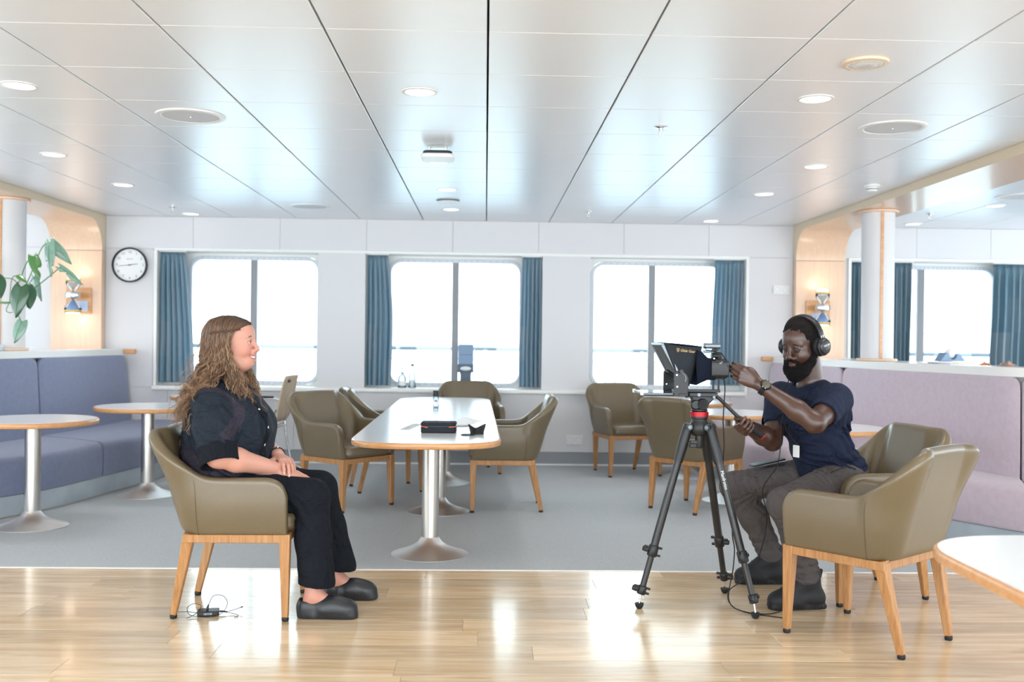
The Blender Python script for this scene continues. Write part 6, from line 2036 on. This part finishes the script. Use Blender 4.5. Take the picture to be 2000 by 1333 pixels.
# ================================================================ WINDOW SILL
ZS_ = .7185
t = thing('pump_bottle', 'clear pump bottle on the sill at the middle window', 'bottle', (-.790, WY+.10, ZS_))
MB().lathe([(.036, 0), (.040, .004), (.040, .085), (.032, .108), (.014, .122), (.013, .130)], 28).build('bottle', MT['clear'], t)
MB().lathe([(.0, .004), (.036, .005), (.036, .06), (0, .062)], 24).build('liquid', MT['clear'], t)
MB().lathe([(.016, .126), (.016, .142), (.006, .145), (.006, .178), (.011, .180), (.011, .190)], 18).tube([(0, 0, .186), (-.018, -.004, .188), (-.036, -.008, .180)], .004, 8).build('pump', MT['alu'], t)
MB().lathe([(.0405, .018), (.0405, .062)], 28, close=False).build('label', MT['white_plastic'], t)
t = thing('water_bottle', 'tall clear tapering bottle on the sill beside the pump bottle', 'bottle', (-.695, WY+.10, ZS_))
MB().lathe([(.034, 0), (.037, .004), (.034, .06), (.030, .13), (.018, .17), (.013, .19), (.013, .205)], 28).build('bottle', MT['clear'], t)
MB().lathe([(.015, .200), (.015, .226), (.013, .229)], 20).build('cap', MT['alu'], t)
MB().lathe([(.0355, .02), (.0335, .075)], 28, close=False).build('label', MT['white_plastic'], t)
MT['dispenser'] = mat('blue_grey_plastic', (120, 146, 176), .4)
MT['dispenser_dark'] = mat('dark_blue_grey_plastic', (70, 88, 108), .4)
t = thing('hand_dispenser', 'blue grey hand gel dispenser on a stand at the middle window', 'dispenser', (-.185, WY+.12, ZS_))
MB().prism([(-.075, .0), (.075, .0), (.055, .018), (.050, .12), (.058, .155), (-.058, .155), (-.050, .12), (-.055, .018)], -.05, .05, fn=lambda a, b, c: (a, c, b)).build('stand', MT['dispenser_dark'], t, bevel=.006)
MB().prism([(-.080, .150), (.080, .150), (.074, .172), (.074, .232), (-.074, .232), (-.074, .172)], -.05, .055, fn=lambda a, b, c: (a, c, b)).build('spout_housing', MT['dispenser_dark'], t, bevel=.006)
MB().ball((0, -.05, .188), (.052, .012, .020), 20).build('drip_tray', MT['white_plastic'], t)
MB().prism(rrect(-.072, .225, .072, .418, .012, 4), -.055, .055, fn=lambda a, b, c: (a, c, b)).build('tank', MT['dispenser'], t, bevel=.008)
MB().box((-.066, -.058, .318), (.066, -.054, .322)).build('seam', MT['dispenser_dark'], t)

# ================================================================ THINGS ON THE COUNTERS
ZC = 1.0555
t = thing('magazines', 'white magazines lying flat on the right counter, sticking out over the banquette', 'magazine', (3.25, 6.93, ZC), radians(28))
for k, (a, dx, dy, w_, d_) in enumerate(((0, 0, 0, .34, .26), (.22, .05, .02, .30, .22), (-.12, -.03, .04, .30, .21))):
    MB().prism(rrect(-w_/2, -d_/2, w_/2, d_/2, .003, 2), .0002+.006*k, .0058+.006*k).build('magazine', MT['paper'], t, loc=(dx, dy, 0), rot=(0, 0, a))
MB().box((-.10, -.128, .0125), (.12, -.120, .0165)).build('yellow_edge', MT['yellow'], t, rot=(0, 0, -.12))
t = thing('tape_holder', 'blue grey saddle-shaped holder cradling a white ball on the right counter', 'holder', (3.315, 7.08, ZC+.0185), radians(16))
pts = [(-.105, 0), (.105, 0), (.100, .012), (.070, .040), (.045, .052), (.036, .044)]
arc = [(.038*cos(a)*1.0, .052+.040*sin(a)) for a in [radians(q) for q in range(-15, -166, -15)]]
pts += arc+[(-.036, .050), (-.045, .060), (-.058, .062), (-.075, .040), (-.098, .014)]
MB().prism(pts, -.035, .035, fn=lambda a, b, c: (a, c, b)).build('holder_body', MT['dispenser'], t, bevel=.006)
MB().ball((0, 0, .053), .036, 22).build('ball', MT['white_plastic'], t)
MT['wrap_orange'] = mat('orange_wrapper', (216, 140, 84), .35)
MT['wrap_brown'] = mat('brown_wrapper', (150, 124, 110), .3)
def wrapper(name, lab, x, y, w_, d_, hgt, m, seed, m2):
    rr = np.random.RandomState(seed); t = thing(name, lab, 'wrapper', (x, y, ZC), radians(rr.uniform(-30, 30)))
    n = 14; P = []
    for i in range(n+1):
        row = []
        for j in range(9):
            u, v = i/n*2-1, j/4-1
            zz = hgt*max(0, 1-u*u)**.6*max(0, 1-v*v)**.5*(.7+.5*sin(5*u+seed)*cos(4*v)) + .001
            row.append((u*w_/2+rr.normal()*.002, v*d_/2+rr.normal()*.002, max(.001, zz+rr.normal()*.002)))
        P.append(row)
    o = MB().grid(P).build('film', m, t, weld=False, smooth=False); q = o.modifiers.new('t', 'SOLIDIFY'); q.thickness = .0012
    MB().tube([(-w_*.25, -d_*.42, .006), (0, -d_*.5, .010), (w_*.28, -d_*.40, .006)], .005, 6).build('torn_strip', m2, t)
wrapper('snack_wrapper', 'small orange snack wrapper on the right counter', 3.33, 6.60, .062, .05, .022, MT['wrap_orange'], 3, MT['wrap_brown'])
wrapper('snack_wrapper', 'crumpled brown and silver wrapper at the right end of the counter', 3.44, 6.53, .11, .07, .032, MT['wrap_brown'], 6, MT['wrap_orange'])
t = thing('dish', 'low pale blue dish on the left counter against the column', 'dish', (-3.705, 7.665, ZC))
MB().lathe([(.04, 0), (.062, .004), (.074, .030), (.070, .046), (.066, .048), (.064, .040), (.05, .012), (0, .008)], 36, close=False).build('bowl', mat('pale_dish', (196, 208, 222), .4), t)

# ---- swiss-cheese plant on the left counter, mostly beyond the picture edge
PLX = lambda x, y, Y=7.4: Vector(((-948+x)/1960*Y+.045, Y, 1.194+(648.5+.012*x-y)/1960*Y))
pp = Vector((-3.90, 7.42, ZC))
pl = thing('potted_plant', 'monstera with glossy split leaves reaching in front of the left column', 'plant', pp)
MB().lathe([(.085, 0), (.10, .01), (.125, .20), (.130, .215), (.122, .215), (.115, .20), (0, .195)], 36, close=False).build('pot', MT['white_plastic'], pl)
MB().lathe([(0, .19), (.116, .185)], 28, close=False).build('soil', mat('soil', (60, 46, 36), .95, bump=.6, bscale=90), pl)
def leaf_mat(name, c, r_=.32):
    m = mat(name, c, r_, spec=.6, coat=.3, var=.15, vscale=14)
    return m
LG, LB, LL = leaf_mat('leaf_dark', (38, 84, 50)), leaf_mat('leaf_gloss_pale', (112, 148, 128)), leaf_mat('leaf_light', (74, 124, 62))  # LB's pale tone puts the gloss reflection into the leaf colour
def leaf(base, tip, wd, m, roll=0., split=None, droop=.15, face=(.15, -1, .25)):
    base, tip = Vector(base), Vector(tip); d = tip-base; L_ = d.length; d.normalize()
    f = Vector(face); f = (f-d*f.dot(d)).normalized(); s = d.cross(f)
    f, s = f*cos(roll)+s*sin(roll), s*cos(roll)-f*sin(roll)
    NU, NV = 12, 20; vs, fs = [], []
    for j in range(NV+1):
        t = j/NV
        w_ = wd/2*(sin(pi*min(1, (t*.93+.07))**.72))**.8*(1.0-.25*t)*1.12
        for i in range(NU+1):
            u = i/NU*2-1
            back = -.14*L_*abs(u)**1.2*(1-t)**3*1.2
            p = base+d*(L_*t+back)+s*(u*w_)+f*(-droop*L_*(t-.3)**2*.6-.10*wd*abs(u)**1.5+.012*wd*sin(14*t+5*abs(u))*abs(u))
            vs.append(p)
    for j in range(NV):
        for i in range(NU):
            u = (i+.5)/NU*2-1; t = (j+.5)/NV
            if split:
                cut = False
                for (side, t0_, ww, u0) in split:
                    if u*side > u0 and abs(t-t0_-.10*(abs(u)-u0)) < ww*(abs(u)-u0+.15): cut = True
                if cut: continue
            a = j*(NU+1)+i; fs.append((a, a+1, a+NU+2, a+NU+1))
    o = MB().add([v-pp for v in vs], fs).build('leaf', m, pl, weld=False)
    o.data.polygons.foreach_set('use_smooth', [True]*len(o.data.polygons))
    q = o.modifiers.new('t', 'SOLIDIFY'); q.thickness = .0015
    rib = [base+f*.001-pp]+[vs[j*(NU+1)+NU//2]+f*.0012-pp for j in range(2, NV+1, 3)]
    MB().tube(rib, [.0022]+[.0016]*(len(rib)-1), 5).build('midrib', LL, o)
SP = [(1, .55, .10, .25), (-1, .70, .08, .35)]
leaf(PLX(38, 560, 7.25), PLX(27, 619, 7.22), .135, LG, .25, None, .2)
leaf(PLX(49, 560, 7.32), PLX(58, 602, 7.30), .125, LG, -.35, [(1, .62, .16, .15)], .2)
leaf(PLX(-8, 542, 7.28), PLX(1, 582, 7.26), .11, LG, -.2, None, .1)
leaf(PLX(41, 627, 7.25), PLX(26, 668, 7.22), .10, LB, .3, None, .15)
leaf(PLX(63, 501, 7.40), PLX(76, 546, 7.38), .085, LL, -.5, [(-1, .55, .18, .2)], .2)
leaf(PLX(92, 474, 7.45), PLX(92, 540, 7.42), .10, LB, .55, SP, .25)
leaf(PLX(96, 475, 7.45), PLX(137, 516, 7.50), .085, LB, .25, None, .2, (.3, -.8, .6))
leaf(PLX(114, 522, 7.45), PLX(159, 556, 7.50), .055, LB, .3, [(1, .25, .12, .2)], .15, (.3, -.8, .6))
leaf(PLX(64, 541, 7.50), PLX(76, 588, 7.48), .075, LB, .6, None, .2)
leaf(PLX(34, 538, 7.35), PLX(51, 551, 7.33), .045, LL, -.5, None, .2)
leaf(PLX(-60, 500, 7.40), PLX(-75, 560, 7.38), .14, LG, .2, SP, .2)
leaf(PLX(-120, 520, 7.45), PLX(-160, 570, 7.45), .13, LG, .2, SP, .2)
top_ = pp+Vector((.02, 0, .19))
def stem(P, r_=.004):
    P = spline(P, 6); MB().tube([p-pp for p in P], r_, 7).build('stem', LL, pl)
hub_ = PLX(18, 590, 7.36)
stem([top_, PLX(-60, 620, 7.40), PLX(-20, 592, 7.38), hub_, PLX(40, 575, 7.36)], .008)
stem([hub_, PLX(30, 570, 7.33), PLX(38, 560, 7.26)]); stem([hub_, PLX(38, 572, 7.36), PLX(49, 560, 7.33)])
stem([PLX(40, 575, 7.36), PLX(52, 550, 7.40), PLX(66, 515, 7.42), PLX(76, 490, 7.45), PLX(84, 478, 7.46), PLX(92, 474, 7.45)])
stem([PLX(40, 575, 7.36), PLX(64, 563, 7.40), PLX(93, 540, 7.45), PLX(114, 522, 7.45)]); stem([hub_, PLX(38, 545, 7.38), PLX(50, 513, 7.40), PLX(63, 501, 7.40)])
stem([PLX(8, 543, 7.35), PLX(25, 546, 7.36), PLX(45, 562, 7.36), PLX(64, 541, 7.50)], .003); stem([hub_, PLX(22, 545, 7.36), PLX(34, 538, 7.35)], .003)
stem([hub_, PLX(30, 605, 7.30), PLX(36, 618, 7.26), PLX(41, 627, 7.25)], .003); stem([PLX(-20, 592, 7.38), PLX(-14, 565, 7.32), PLX(-8, 542, 7.28)])
stem([top_, PLX(-70, 560, 7.40), PLX(-60, 500, 7.40)]); stem([top_, PLX(-110, 560, 7.44), PLX(-120, 520, 7.45)])
stem([hub_, PLX(12, 605, 7.34), PLX(18, 610, 7.33), PLX(24, 609, 7.33)], .003)
